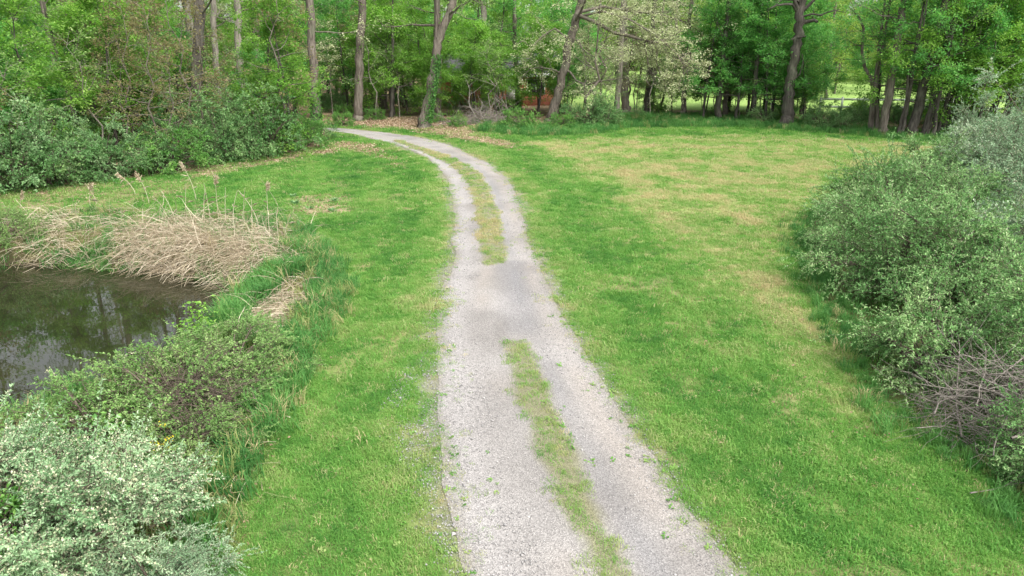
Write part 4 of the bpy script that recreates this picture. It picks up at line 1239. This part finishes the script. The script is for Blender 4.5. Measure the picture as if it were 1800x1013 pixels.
# around the bend and the house
fill('tall', 9, 560, 1000, 56, 85, 'bend', (0.85, 1.15), mind=2.4)
fill('under', 20, 560, 960, 50, 68, 'bend', (0.85, 1.2), idxs=[0, 1, 4, 2], mind=1.6, block=20)
fill('under', 18, 560, 1050, 68, 95, 'bend', (1.1, 1.6), mind=2.2)
fill('sap', 14, 580, 960, 48, 62, 'bend', (0.8, 1.2), mind=1.0)
fill('under', 12, 760, 1000, 49, 57, 'bend', (0.6, 0.85), idxs=[0, 1, 4, 3], mind=1.4, block=11)
fill('shrub', 12, 770, 990, 50, 57, 'bend', (0.5, 0.8), mind=1.5)
fill('shrub', 8, 560, 760, 50, 60, 'bend', (0.5, 0.9), mind=1.5)
# thin strip along the meadow
fill('tall', 4, 1000, 1500, 48, 58, 'edge', (0.8, 1.0), mind=2.4)
fill('under', 20, 1150, 1480, 44, 56, 'edge', (0.75, 1.2), idxs=[2, 3, 2, 0], mind=1.3, block=22)
fill('sap', 24, 1000, 1480, 44, 56, 'edge', (0.7, 1.0), mind=0.7)
fill('pale', 5, 1020, 1250, 46, 56, 'edge', (0.9, 1.1), mind=1.2)
fill('under', 14, 1500, 1900, 38, 54, 'corner', (0.85, 1.25), idxs=[0, 2, 4], mind=1.2, block=16)
fill('shrub', 26, 1000, 1700, 44, 54, 'edge', (0.35, 0.7), mind=0.9, block=8)
fill('under', 10, 1100, 1500, 46, 58, 'edge', (0.35, 0.55), idxs=[3, 1, 3], mind=0.9, block=10)
# leafy young trees that stand out in front
LIME = []
for k in (0, 1, 4):
    c2 = UNDER[k][1].copy(); c2.materials[0] = M['lime_maple']; LIME.append((UNDER[k][0], c2))
for px, py, ms, sc, lab in [
    (55, 268, LIME[0], (1.0, 1.0, 1.0), "lime green young maple over the pale pond shrub"),
    (215, 258, LIME[1], (1.05, 1.05, 1.1), "lime green young maple over the hedge by the leaning trunk"),
    (15, 245, LIME[2], (1.1, 1.1, 1.1), "lime green young maple at the hedge's pond end"),
    (300, 240, LIME[2], (0.95, 0.95, 1.05), "lime green young maple beside the broad dark trunk"),
    (690, 207, LIME[0], (0.95, 0.95, 0.95), "lime green layered maple between swollen and forked trunks"),
    (660, 204, LIME[1], (0.9, 0.9, 1.0), "lime green maple just behind the swollen trunk"),
    (830, 203, LIME[1], (0.8, 0.8, 1.0), "lime green young maple beside the straight grey trunk"),
    (1292, 214, UNDER[2], (1.0, 1.0, 0.95), "full deep green young maple at the meadow's far edge"),
    (1345, 217, UNDER[2], (0.95, 0.95, 0.85), "deep green young maple touching the crooked oak"),
    (1235, 211, UNDER[2], (0.85, 0.85, 0.95), "deep green young maple beside the pale oak foliage"),
    (1412, 221, UNDER[3], (0.9, 0.9, 1.0), "small deep green maple at the crooked oak's foot"),
    (1578, 240, UNDER[0], (0.95, 0.95, 1.25), "leafy maple in front of the corner clump"),
    (1640, 243, UNDER[2], (0.95, 0.95, 1.2), "deep green maple among the slim stems of the corner clump"),
    (1690, 238, UNDER[0], (1.05, 1.05, 1.25), "leafy maple between corner clump and silvery thicket"),
    (1760, 240, UNDER[2], (1.0, 1.0, 1.2), "deep green maple above the silvery thicket"),
    (1700, 220, UNDER[4], (1.1, 1.1, 1.2), "bright maple behind the slim stems of the corner clump"),
]:
    put_tree("young_maple", ms, ground_pt(px, py), lab, "tree", None, rng.uniform(0, 6.28), sc)
fill('sap', 9, 180, 500, 29, 38, 'pond', (1.0, 1.3), idxs=[1], mind=0.9, block=10)
# far side of the pasture
fill('sunny', 30, 950, 2050, 82, 125, 'field', (0.9, 1.4), mind=4.0)
fill('under', 22, 950, 2050, 78, 110, 'field', (1.2, 1.9), mind=3.0)
fill('sunny', 9, 1250, 1650, 66, 80, 'field', (0.55, 0.8), mind=4.0)

# a belt of far woods that reads as one mass
fw = MB(); r_ = np.random.default_rng(900)
nn = 60000
ang = r_.uniform(R(-44), R(44), nn); dd = r_.uniform(128, 160, nn)
zt = r_.beta(1.1, 1.1, nn) * (17 + 7 * fbm(ang * 22, dd * 0.05, 5, 3))
cl_ = fbm(ang * 60, zt * 0.35, 9, 3)
kq = cl_ > 0.36
pos = np.column_stack([np.sin(ang) * dd, np.cos(ang) * dd, zt + 0.5])[kq]
fw.leaves(pos, r_.normal(0, 1, pos.shape), r_.normal(0, 0.6, pos.shape) + [0, -0.4, 1], r_.uniform(0.7, 1.5, len(pos)), np.clip(cl_[kq] + r_.normal(0, 0.12, len(pos)), 0, 1), 0.7)
for k in range(130):
    a_ = r_.uniform(R(-44), R(44)); d_ = r_.uniform(130, 155)
    fw.tube([(math.sin(a_) * d_, math.cos(a_) * d_, -0.3), (math.sin(a_) * d_ + r_.normal(0, .5), math.cos(a_) * d_, 9), (math.sin(a_) * d_ + r_.normal(0, 1), math.cos(a_) * d_, 18)], [0.35, 0.25, 0.1], 5, mat=1)
tag(fw.build("far_woods", [M['wood_leaf'], M['bark_dark']]), "distant green woods closing the view behind the trees", "woods", None, "stuff")

# ------------------------------------------------------------------ brick house among the trees
bm_, n, l = mat_new("red_brick")
tc = n.new("ShaderNodeTexCoord")
mp = n.new("ShaderNodeMapping"); mp.inputs["Rotation"].default_value = (R(90), 0, 0)
l.new(tc.outputs["Object"], mp.inputs[0])
br = n.new("ShaderNodeTexBrick"); br.inputs["Scale"].default_value = 4.4
br.inputs["Color1"].default_value = (0.42, 0.11, 0.06, 1); br.inputs["Color2"].default_value = (0.52, 0.16, 0.09, 1); br.inputs["Mortar"].default_value = (0.38, 0.30, 0.26, 1)
br.inputs["Mortar Size"].default_value = 0.015
l.new(mp.outputs[0], br.inputs["Vector"]); l.new(br.outputs["Color"], n["Principled BSDF"].inputs["Base Color"]); n["Principled BSDF"].inputs["Roughness"].default_value = 0.9
M['white'] = plain_mat("white_paint", (0.78, 0.78, 0.76), 0.6, 0.05)
M['roof'] = plain_mat("grey_shingle", (0.07, 0.07, 0.072), 0.9, 0.25, 6)
M['glass'] = plain_mat("dark_glass", (0.03, 0.035, 0.04), 0.08, 0.1)
M['door'] = plain_mat("white_door_paint", (0.6, 0.6, 0.58), 0.6, 0.05)
hz = h1(hb[0], hb[1])
house = thing("brick_house", (hb[0], hb[1], hz), "low red brick house with white eaves hidden behind the trees", "house")
W2, D2, EH = 4.6, 6.5, 2.35
w = MB(); w.box((-W2, 0, -0.2), (W2, D2, EH)); w.build("wall", bm_, house)
rf = MB()
v = [(-W2 - .4, -.45, EH), (W2 + .4, -.45, EH), (W2 + .4, D2 + .45, EH), (-W2 - .4, D2 + .45, EH), (-W2 - .4, D2 / 2, EH + 1.5), (W2 + .4, D2 / 2, EH + 1.5)]
v2 = [(x, y, z + .13) for x, y, z in v]
rf.add(v + v2, [(6, 7, 11, 10), (8, 9, 10, 11), (0, 1, 7, 6), (2, 3, 9, 8), (1, 0, 4, 5), (3, 2, 5, 4)])
rf.add(v + v2, [(0, 6, 10, 4), (3, 4, 10, 9), (1, 5, 11, 7), (2, 8, 11, 5)])
rfo = rf.build("roof", M['roof'], house)
fa = MB(); fa.box((-W2 - .42, -.50, EH - .12), (W2 + .42, -.455, EH + .16)); fa.build("fascia", M['white'], rfo)
for (x0, x1, z0, z1) in ((-3.6, -2.2, 0.95, 2.0), (-1.3, -0.2, 0.95, 2.0), (2.4, 3.7, 0.95, 2.0)):
    f = MB(); f.box((x0 - .08, -.06, z0 - .08), (x1 + .08, -.004, z1 + .08)); fo = f.build("window", M['white'], house)
    q = MB(); q.box((x0, -.075, z0), ((x0 + x1) / 2 - .03, -.062, z1)); q.build("pane", M['glass'], fo)
    q = MB(); q.box(((x0 + x1) / 2 + .03, -.075, z0), (x1, -.062, z1)); q.build("pane", M['glass'], fo)
d = MB(); d.box((0.7, -.06, 0.0), (1.65, -.004, 2.05)); do = d.build("door", M['door'], house)
d = MB(); d.box((1.5, -.12, 1.0), (1.56, -.058, 1.06)); d.build("handle", M['glass'], do)

# ------------------------------------------------------------------ white rail fence in the pasture
F0, F1 = at(1440, 198), at(1830, 203)
nf = 10
fence = thing("rail_fence", (F0[0], F0[1], 0), "white post-and-rail fence crossing the bright pasture", "fence")
pm, rmn = MB(), MB()
step = (F1 - F0) / nf
Ls = np.linalg.norm(step[:2])
pm.box((-.06, -.06, -.3), (.06, .06, 1.12)); pme = pm.mesh("post", M['white'])
rmn.box((0.062, -.02, -.07), (Ls - 0.062, .02, .07)); rme = rmn.mesh("rail", M['white'])
ang_ = math.atan2(step[1], step[0])
for k in range(nf + 1):
    po = link("post", pme, fence, (step[0] * k, step[1] * k, h1(F0[0] + step[0] * k, F0[1] + step[1] * k)))
    po.rotation_euler = (0, 0, ang_)
    if k < nf:
        for zr in (0.42, 0.95):
            ro = link("rail", rme, fence, (step[0] * k, step[1] * k, zr))
            ro.rotation_euler = (0, 0, ang_)

# ------------------------------------------------------------------ shrubs along the wood's edge (left) and at the tree line
LEFT_SH = [
    (30, 335, 2, 1.25, 'olive_pale', "pale silvery shrub at the pond-side end of the hedge"),
    (110, 322, 0, 1.15, None, "dull green shrub next to the pale silvery one at the pond"),
    (190, 312, 2, 0.95, 'olive_pale', "silvery green shrub in the hedge between pond and woods"),
    (-70, 345, 0, 1.3, None, "wide dull green shrub at the hedge's outer end"),
    (255, 306, 0, 0.9, None, "mid green shrub beside the bright green bush"),
    (300, 300, 1, 1.05, None, "bright green round bush in the hedge by the woods"),
    (390, 283, 0, 0.9, None, "dull green bush in front of the broad dark trunk"),
    (440, 274, 2, 0.85, None, "tall mid green bush in the hedge near the bend"),
    (485, 268, 1, 0.95, None, "light green spreading bush near the road's bend"),
    (530, 260, 1, 0.85, None, "light green end bush by the gravel bend"),
    (565, 246, 0, 0.6, None, "small bush touching the road at the bend"),
    (600, 222, 1, 0.55, None, "little green shrub across the road beside the swollen trunk"),
    (660, 212, 1, 0.5, None, "small green shrub behind the leaf litter"),
    (455, 250, 0, 1.2, None, "large dark green shrub behind the hedge at the bend"),
    (350, 262, 0, 1.2, None, "large green shrub behind the bright green bush"),
    (915, 224, 1, 0.75, None, "yellow-green bush right beside the brush pile"),
    (985, 226, 1, 0.6, None, "low yellow-green bush at the foot of the leaning oak"),
    (1030, 222, 0, 1.05, None, "wide grey-green shrub beside the leaning oak"),
    (1065, 221, 2, 0.75, None, "grey-green shrub at the start of the tall grass"),
    (765, 216, 1, 0.42, None, "little shrub at the foot of the forked trunk"),
    (805, 222, 1, 0.40, None, "little shrub before the brush pile"),
    (1340, 218, 0, 0.6, None, "low grey-green shrub left of the crooked oak"),
    (1440, 226, 2, 0.75, None, "wide grey-green shrub right of the crooked oak"),
    (1480, 230, 0, 0.65, None, "low shrub by the many-stemmed tree"),
    (1705, 236, 2, 0.8, None, "grey-green shrub at the corner clump's foot"),
]
vcache = {}
for px, py, kd, sc, mt, lab in LEFT_SH:
    ms = list(FSH[kd])
    if mt:
        if (kd, mt) not in vcache:
            c2 = ms[1].copy(); c2.materials[0] = M[mt]; vcache[(kd, mt)] = c2
        ms[1] = vcache[(kd, mt)]
    put_tree("hedge_shrub", ms, ground_pt(px, py), lab, "shrub", "shrubs along the wood's edge", rng.uniform(0, 6.28), sc, SN)

# ------------------------------------------------------------------ thicket on the right
for px, py, kd, sc, lab in [
    (1560, 505, 0, 1.0, "wide green olive shrub bulging furthest onto the lawn"),
    (1632, 655, 1, 0.92, "low green olive shrub in front of the dead branches"),
    (1500, 440, 1, 0.95, "rounded olive shrub at the lawn edge of the thicket"),
    (1690, 540, 0, 1.0, "dense olive shrub in the middle of the thicket"),
    (1560, 395, 1, 1.2, "light tipped olive shrub on the meadow side of the thicket"),
    (1680, 420, 0, 0.95, "olive shrub behind the dense middle one"),
    (1800, 520, 2, 1.0, "tall silvery olive shrub deep in the thicket"),
    (1640, 345, 0, 0.9, "olive shrub bordering the far meadow"),
    (1745, 350, 2, 1.0, "tall silvery olive shrub at the thicket's far end"),
    (1820, 390, 2, 1.3, "tallest silvery olive shrub of the thicket"),
    (1730, 285, 2, 1.1, "silvery shrub below the corner clump"),
    (1825, 315, 2, 1.5, "broad pale shrub below the leaning grey trunk"),
    (1860, 690, 0, 0.9, "green shrub growing through the dead branch pile"),
    (1870, 850, 1, 0.7, "low green shoots before the dead branch pile"),
]:
    put_tree("olive_shrub", OLV[kd], ground_pt(px, py), lab, "shrub", "olive shrubs of the thicket", rng.uniform(0, 6.28), sc, SN)


# ------------------------------------------------------------------ dead branches
def stick_mesh(seed, L, r0, forks):
    r_ = np.random.default_rng(seed); mb = MB()
    p_ = branch_path(r_, (0, 0, 0), (1, 0, 0.05), L, 7, 0.13, 0.0)
    mb.tube(p_, np.linspace(r0, r0 * 0.3, 8), 5)
    for k in range(forks):
        q, d = along_path(p_, r_.uniform(0.25, 0.9))
        mb.tube(branch_path(r_, q, d + r_.normal(0, 0.5, 3), L * r_.uniform(0.2, 0.5), 4, 0.18, 0.0), np.linspace(r0 * 0.5, r0 * 0.15, 5), 3, cap=False)
    return mb.mesh("dead_branch", M['dead'])


STK = [stick_mesh(600 + k, (1.5, 1.1, 1.9, 0.8, 1.3)[k], (0.012, 0.008, 0.017, 0.006, 0.01)[k], (4, 3, 5, 2, 3)[k]) for k in range(5)]


def brush_pile(name, loc, rx, ry, hh, n_, label, ssc, seed, tangle, tl):
    r_ = np.random.default_rng(seed)
    o = thing(name, loc, label, "brush pile")
    for k in range(n_):
        s_ = link("dead_branch", STK[int(r_.integers(5))], o)
        az = r_.uniform(0, 6.28)
        rr = math.sqrt(r_.uniform()) * 0.8
        x, y = rx * rr * math.cos(az), ry * rr * math.sin(az)
        z = hh * (1 - rr ** 1.5) * r_.uniform(0.15, 1.0)
        ro = r_.uniform(0, 6.28)
        s_.rotation_euler = (r_.uniform(0, 6.28), r_.normal(-0.05, 0.28), ro)
        sc = ssc * r_.uniform(0.7, 1.25)
        s_.scale = (sc, sc, sc)
        s_.location = (x - math.cos(ro) * 0.6 * sc, y - math.sin(ro) * 0.6 * sc, z + 0.05)
    mb = MB()
    for k in range(tangle):
        az = r_.uniform(0, 6.28); rr = math.sqrt(r_.uniform())
        p0 = np.array([rx * rr * math.cos(az), ry * rr * math.sin(az), hh * (1 - rr ** 1.5) * r_.uniform(0.05, 0.95)])
        pth = branch_path(r_, p0, r_.normal(0, 1, 3) * [1, 1, 0.4], tl * r_.uniform(0.4, 1.2), 4, 0.22, -0.03)
        pth[:, 2] = np.maximum(pth[:, 2], 0.01)
        mb.tube(pth, np.linspace(0.005, 0.002, 5) * ssc, 3, cap=False)
    tg = mb.build("twig_tangle", M['dead'], o); tg["kind"] = "stuff"
    return o


brush_pile("dead_branch_pile", ground_pt(1772, 755), 1.15, 1.0, 1.3, 100, "tangled pile of grey dead branches spilling from the thicket", 0.85, 611, 700, 0.9)
brush_pile("brush_pile", ground_pt(862, 217), 1.9, 1.0, 0.9, 70, "heap of cut brushwood at the wood's edge by the leaf litter", 1.4, 613, 350, 1.3)
brush_pile("brush_pile", ground_pt(806, 219), 1.2, 0.7, 0.35, 25, "low spread of bleached sticks in front of the brushwood heap", 1.2, 617, 120, 1.0)
# loose sticks leaning out of the pile onto the grass
for px, py, rz_, sc, lab in ((1690, 770, 1.2, 0.9, "forked pale branch propped against the dead branch pile"), (1705, 868, 0.25, 0.6, "thin dry twig lying in the long grass under the thicket")):
    g = ground_pt(px, py)
    s_ = link("fallen_branch", STK[2], None, (g[0], g[1], g[2] + 0.06)); s_.scale = (sc,) * 3
    s_.rotation_euler = (0.4, -0.5 if sc > 0.8 else -0.05, rz_)
    tag(s_, lab, "branch")

# ------------------------------------------------------------------ pond bank plants
# bushy silvery olive in bloom, close by on the left
big = make_shrub(640, 1.5, 1.5, 1.42, M['silver_leaf'], 115, 26, 36, 0.042, 0.36, 0.36, 0.48, bloom=0.75, shoots=0.4, stems=18, bloom_size=0.022, droop=0.06)
put_tree("blooming_olive_shrub", big, ground_pt(25, 1025), "large silvery shrub full of cream blossom at the near pond bank", "shrub", None, 0.4, 1.0, SN)
put_tree("olive_shrub", OLV[2], ground_pt(285, 1075), "low silvery shoots at the blooming shrub's lawn side", "shrub", None, 1.1, (0.42, 0.42, 0.25), SN)
gb = make_shrub(641, 0.6, 0.6, 0.9, M['shrub_green'], 26, 10, 14, 0.06, 0.25, 0.5, 0.6)
put_tree("leafy_sprout", gb, ground_pt(-10, 1012), "yellow-green leafy sprout growing before the blooming shrub", "shrub", None, 0, 1.1, SN)

# brambles: low sprawling masses of canes and small leaves
BR = [make_shrub(650 + k, 1.35, 1.1, 0.95, M['bramble_leaf'], 105, 14, 24, 0.040, 0.28, 0.5, 0.5, stems=12, shoots=0.12, low=0.05, leaf2=None) for k in range(2)]
for px, py, kd, sc, lab in ((410, 655, 0, 1.0, "mound of green brambles above the pond beside the leafy maple sprout"), (310, 708, 1, 1.15, "mound of brambles overhanging the pond next to the blooming shrub"),
                            (185, 760, 0, 1.0, "low brambles at the pond's near rim behind the blooming shrub"), (330, 790, 1, 0.75, "brambles with brown canes between blooming shrub and long grass"),
                            (430, 590, 1, 0.6, "small bramble mound by the dry reed heap")):
    put_tree("bramble", BR[kd], ground_pt(px, py) - [0, 0, 0.1], lab, "bramble", "brambles on the pond bank", rng.uniform(0, 6.28), (sc, sc, sc * 0.8), SN)
cn = MB(); r_ = np.random.default_rng(660)
for k in range(330):
    px, py = r_.normal(345, 38), r_.normal(735, 26)
    g = at(px, py)
    pth = branch_path(r_, (g[0], g[1], h1(g[0], g[1]) + r_.uniform(0.05, 0.5)), r_.normal(0, 1, 3) * [1, 1, 0.5] + [0.2, 0, 0.2], r_.uniform(0.4, 1.1), 5, 0.12, -0.10)
    cn.tube(pth, np.linspace(0.006, 0.0025, 6), 3, cap=False)
tag(cn.build("bramble_canes", M['twig']), "bare brown bramble canes tangled on the pond bank", "brambles", None, "stuff")
# shrub at the far left of the pond's far bank
put_tree("bank_shrub", BR[0], ground_pt(15, 415) - [0, 0, 0.1], "small green bush on the far pond bank before the reeds", "shrub", None, 1.0, (0.8, 0.8, 1.0), SN)

# bright maple sprouts at the water's edge
def sprout(px, py, hh, n_, label, leafm, seed, spread=0.3):
    r_ = np.random.default_rng(seed); g = ground_pt(px, py)
    o = thing("maple_sprout", g, label, "sapling")
    st, cr = MB(), MB()
    for k in range(n_):
        p_ = branch_path(r_, (0, 0, -0.05), (r_.normal(0, 0.3), r_.normal(0, 0.3), 1), hh * r_.uniform(0.6, 1.0), 5, 0.08, 0.02)
        st.tube(p_, np.linspace(0.008, 0.003, 6), 4)
        m_ = 34
        i = r_.integers(2, 6, m_); q = p_[i] + r_.normal(0, 0.10, (m_, 3)) * [spread / .3, spread / .3, 0.5]
        cr.leaves(q, r_.normal(0, 1, (m_, 3)) * [1, 1, 0.3] - [0, 0, 0.2], r_.normal(0, 0.3, (m_, 3)) + [0, 0, 1], r_.uniform(0.055, 0.10, m_), r_.uniform(0.0, 1, m_), 0.6)
    st.build("stem", M['twig'], o); cr.build("foliage", leafm, o)


sprout(352, 588, 0.9, 7, "bright lime green maple sprout standing at the pond's edge", M['lime_leaf'], 1)
sprout(310, 610, 0.35, 3, "short bright green sprout leaning over the water by the brambles", M['shrub_green'], 2)
sprout(232, 640, 0.4, 2, "thin green sprout hanging over dark water", M['shrub_green'], 3)
sprout(205, 790, 0.6, 4, "leafy green sprout between blooming shrub and brambles", M['shrub_green'], 4)

# blossom sprays arching over the pond
for px, py, dx, hh, lab in ((120, 705, -0.15, 0.75, "upright spray of cream blossom at the pond's near rim"), (260, 660, -0.35, 0.55, "curved spray of cream blossom arching over the pond"), (285, 640, -0.45, 0.35, "low spray of cream blossom pointing across the water"), (32, 760, -0.1, 0.9, "silvery leaf spray sticking up beyond the blooming shrub")):
    g = ground_pt(px, py); o = thing("blossom_spray", g, lab, "branch", "blossom sprays over the pond")
    st, cr = MB(), MB(); r_ = np.random.default_rng(int(px))
    tt = np.linspace(0, 1, 8)[:, None]
    p_ = np.concatenate([dx * tt ** 1.5, -0.1 * tt, hh * (tt - 0.25 * tt ** 3)], 1)
    st.tube(p_, np.linspace(0.008, 0.003, 8), 4)
    m_ = 90; f = r_.uniform(2.0, 7, m_); i = np.minimum(f.astype(int), 6); q = p_[i] + (p_[i + 1] - p_[i]) * (f - i)[:, None] + r_.normal(0, 0.015, (m_, 3))
    cr.leaves(q, r_.normal(0, 1, (m_, 3)), r_.normal(0, 1, (m_, 3)), r_.uniform(0.02, 0.034, m_), r_.uniform(0, 0.6, m_), 0.6)
    st.build("stem", M['twig'], o); cr.build("blossom" if px > 100 else "foliage", M['olive_bloom'] if px > 100 else M['olive_leaf'], o)

yf = MB(); r_ = np.random.default_rng(5); g = ground_pt(310, 810)
o = thing("yellow_wildflower", g, "small clump of yellow wildflowers at the foot of the brambles", "flower")
st = MB(); pp = []
for k in range(6):
    p_ = branch_path(r_, (r_.normal(0, .08), r_.normal(0, .08), -0.02), (r_.normal(0, 0.2), r_.normal(0, 0.2), 1), r_.uniform(0.3, 0.5), 4, 0.08, 0)
    st.tube(p_, np.linspace(0.005, 0.003, 5), 3); pp.append(p_[-1])
st.build("stem", M['shrub_green'], o)
q = np.repeat(np.array(pp), 9, 0) + r_.normal(0, 0.03, (54, 3))
yf.leaves(q, r_.normal(0, 1, (54, 3)), r_.normal(0, 1, (54, 3)), 0.028, r_.uniform(0, 1, 54), 0.8); yf.build("blossom", M['yellow_flower'], o)


# fallen dry reeds on the bank
def reed_mat_build(seed, zones):
    mb = MB(); r_ = np.random.default_rng(seed)
    for (px, py, sx_, sy_, n_, L, fx, fy, hz_) in zones:
        for k in range(n_):
            x_, y_ = r_.normal(px, sx_), r_.normal(py, sy_)
            g = at(x_, y_)
            z = h1(g[0], g[1])
            if z < POND_Z - 0.1: continue
            d = np.array([fx + r_.normal(0, 1.0), fy + r_.normal(0, 0.75), r_.uniform(0.2, 1.1) * hz_])
            LL = L * r_.uniform(0.45, 1.2)
            pth = branch_path(r_, (g[0], g[1], z + r_.uniform(0, 0.25) * hz_), d, LL, 5, 0.09, -0.17)
            gz_ = height(pth[:, 0], pth[:, 1])
            pth[:, 2] = np.maximum(pth[:, 2], np.maximum(gz_, POND_Z) + 0.02 + r_.uniform(0, 0.12) * hz_)
            w_ = r_.uniform(0.003, 0.0075)
            T = np.gradient(pth, axis=0); s_ = np.cross(T, r_.normal(0, 1, 3)); s_ /= np.linalg.norm(s_, axis=1)[:, None] + 1e-9
            wd = np.linspace(1, 0.35, 6)[:, None] * w_
            V = np.concatenate([pth - s_ * wd, pth + s_ * wd]); i = np.arange(5)
            mb.add(V, np.stack([i, i + 1, i + 7, i + 6], 1), r_.uniform(0, 1))
    return mb


rm1 = reed_mat_build(670, [(330, 425, 58, 20, 2600, 0.95, -0.1, -0.7, 0.9), (255, 430, 30, 16, 700, 0.9, -0.1, -0.8, 0.9), (420, 445, 45, 24, 1200, 0.8, -0.2, -0.5, 0.7), (85, 415, 50, 20, 1300, 0.8, 0.0, -0.5, 0.8), (170, 440, 40, 14, 220, 0.7, 0, -0.6, 0.7),
                           (480, 420, 30, 24, 350, 0.8, -0.2, -0.4, 0.8)])
tag(rm1.build("fallen_reeds", M['reed']), "heap of bleached dry reeds slumped over the pond's far bank", "reeds", None, "stuff")
rm2 = reed_mat_build(671, [(505, 525, 22, 22, 420, 0.75, -0.7, -0.5, 0.5), (470, 560, 22, 16, 260, 0.7, -0.7, -0.5, 0.4), (380, 700, 30, 16, 90, 0.7, 0.4, -0.4, 0.6), (420, 660, 40, 30, 110, 0.6, -0.3, -0.3, 0.5), (500, 620, 20, 40, 90, 0.5, -0.3, -0.3, 0.4),
                           (400, 800, 30, 40, 80, 0.5, -0.2, -0.3, 0.4)])
tag(rm2.build("straw_clump", M['reed']), "flattened straw-coloured grass on the bank between long grass tufts", "dry grass", None, "stuff")
rm3 = reed_mat_build(672, [(170, 475, 90, 3, 260, 0.55, 0, -0.8, 0.5), (320, 485, 60, 5, 260, 0.6, 0, -0.9, 0.5)])
tag(rm3.build("water_edge_reeds", M['dead']), "dark broken stalks trailing into the water along the far bank", "reeds", None, "stuff")

# standing reeds, each with its plume
REEDS = [(38, 388, 38, 340, 1), (160, 372, 152, 325, 1), (170, 360, 158, 322, 0.6), (238, 342, 204, 308, 1), (262, 358, 240, 308, 1), (345, 352, 327, 288, 1), (360, 395, 352, 330, 0.6), (385, 390, 382, 312, 1), (372, 400, 362, 322, 0.7), (330, 400, 318, 322, 0.6), (310, 398, 290, 335, 0.5),
         (410, 400, 416, 335, 0.5), (430, 398, 425, 330, 0.6), (455, 400, 428, 335, 0.6), (475, 420, 462, 325, 0.8), (500, 430, 512, 375, 0.4), (490, 425, 492, 368, 0.4), (292, 380, 258, 345, 0.7), (445, 408, 447, 350, 0.5), (398, 398, 399, 330, 0.5), (215, 400, 205, 365, 0.6), (110, 400, 100, 368, 0.5)]
for k, (bx, by, tx, ty, pl) in enumerate(REEDS):
    g = ground_pt(bx, by); tp = at_y(tx + 9 * math.sin(k * 2.3), ty, g[1] - 0.1) - g
    r_ = np.random.default_rng(680 + k)
    o = thing("standing_reed", g, "dry standing reed with a feathery plume above the fallen reeds" if pl >= 0.8 else "dry bare reed stalk standing above the fallen reeds", "reed", "reeds standing on the far bank")
    tt = np.linspace(0, 1, 9)[:, None]
    p_ = tp * tt * np.array([1, 1, 0]) * tt ** 0.6 + np.array([0, 0, 1]) * tp[2] * (tt ** 0.85)
    st = MB(); st.tube(p_, np.linspace(0.010, 0.005, 9), 4, tint=r_.uniform(0.7, 1)); st.build("stalk", M['reed'], o)
    m_ = 3; lf = MB(); i = r_.integers(2, 7, m_)
    lf.leaves(p_[i], r_.normal(0, 1, (m_, 3)) * [1, .6, .3] + [0, 0, 0.3], r_.normal(0, .5, (m_, 3)) + [0, 0, 1], r_.uniform(0.15, 0.3, m_), r_.uniform(0.3, 1, m_), 0.07); lf.build("blade", M['reed'], o)
    if pl >= 0.8:
        m_ = int(90 * pl); pm_ = MB(); d_ = unit(p_[-1] - p_[-2]); f = r_.uniform(-0.22, 0.04, m_) * pl
        droop = np.sign(tp[0] + 1e-6)
        q = p_[-1] + d_ * f[:, None] + r_.normal(0, 0.018, (m_, 3)) * pl
        pm_.leaves(q, d_ * 0.6 + r_.normal(0, 0.35, (m_, 3)) + [droop * 0.4, 0, -0.2], r_.normal(0, 1, (m_, 3)), r_.uniform(0.06, 0.13, m_), r_.uniform(0, 1, m_), 0.22); pm_.build("plume", M['plume'], o)

# broad-leaved dock plants on the leafy patch
for px, py, s_, lab in ((519, 358, 1.0, "blue-green broad-leaved plant on the bare leafy patch"), (588, 352, 0.9, "broad-leaved plant at the far side of the bare leafy patch"), (545, 366, 0.7, "dark green low tuft on the bare leafy patch"), (583, 370, 0.8, "blue-green tuft at the near side of the bare patch"), (515, 344, 0.8, "grey-green clump just behind the bare leafy patch")):
    g = ground_pt(px, py); r_ = np.random.default_rng(px); m_ = 26
    o = thing("broad_leaved_plant", g, lab, "plant", "broad-leaved plants on the lawn")
    an = r_.uniform(0, 6.28, m_); mb = MB()
    mb.leaves(r_.normal(0, 0.03, (m_, 3)) * [1, 1, 0], np.column_stack([np.cos(an), np.sin(an), r_.uniform(0.3, 1.3, m_)]), np.tile([0, 0, 1.0], (m_, 1)), r_.uniform(0.14, 0.26, m_) * s_, r_.uniform(0, 1, m_), 0.3)
    mb.build("foliage", M['olive_pale'] if s_ > 0.75 else M['shrub_leaf'], o)
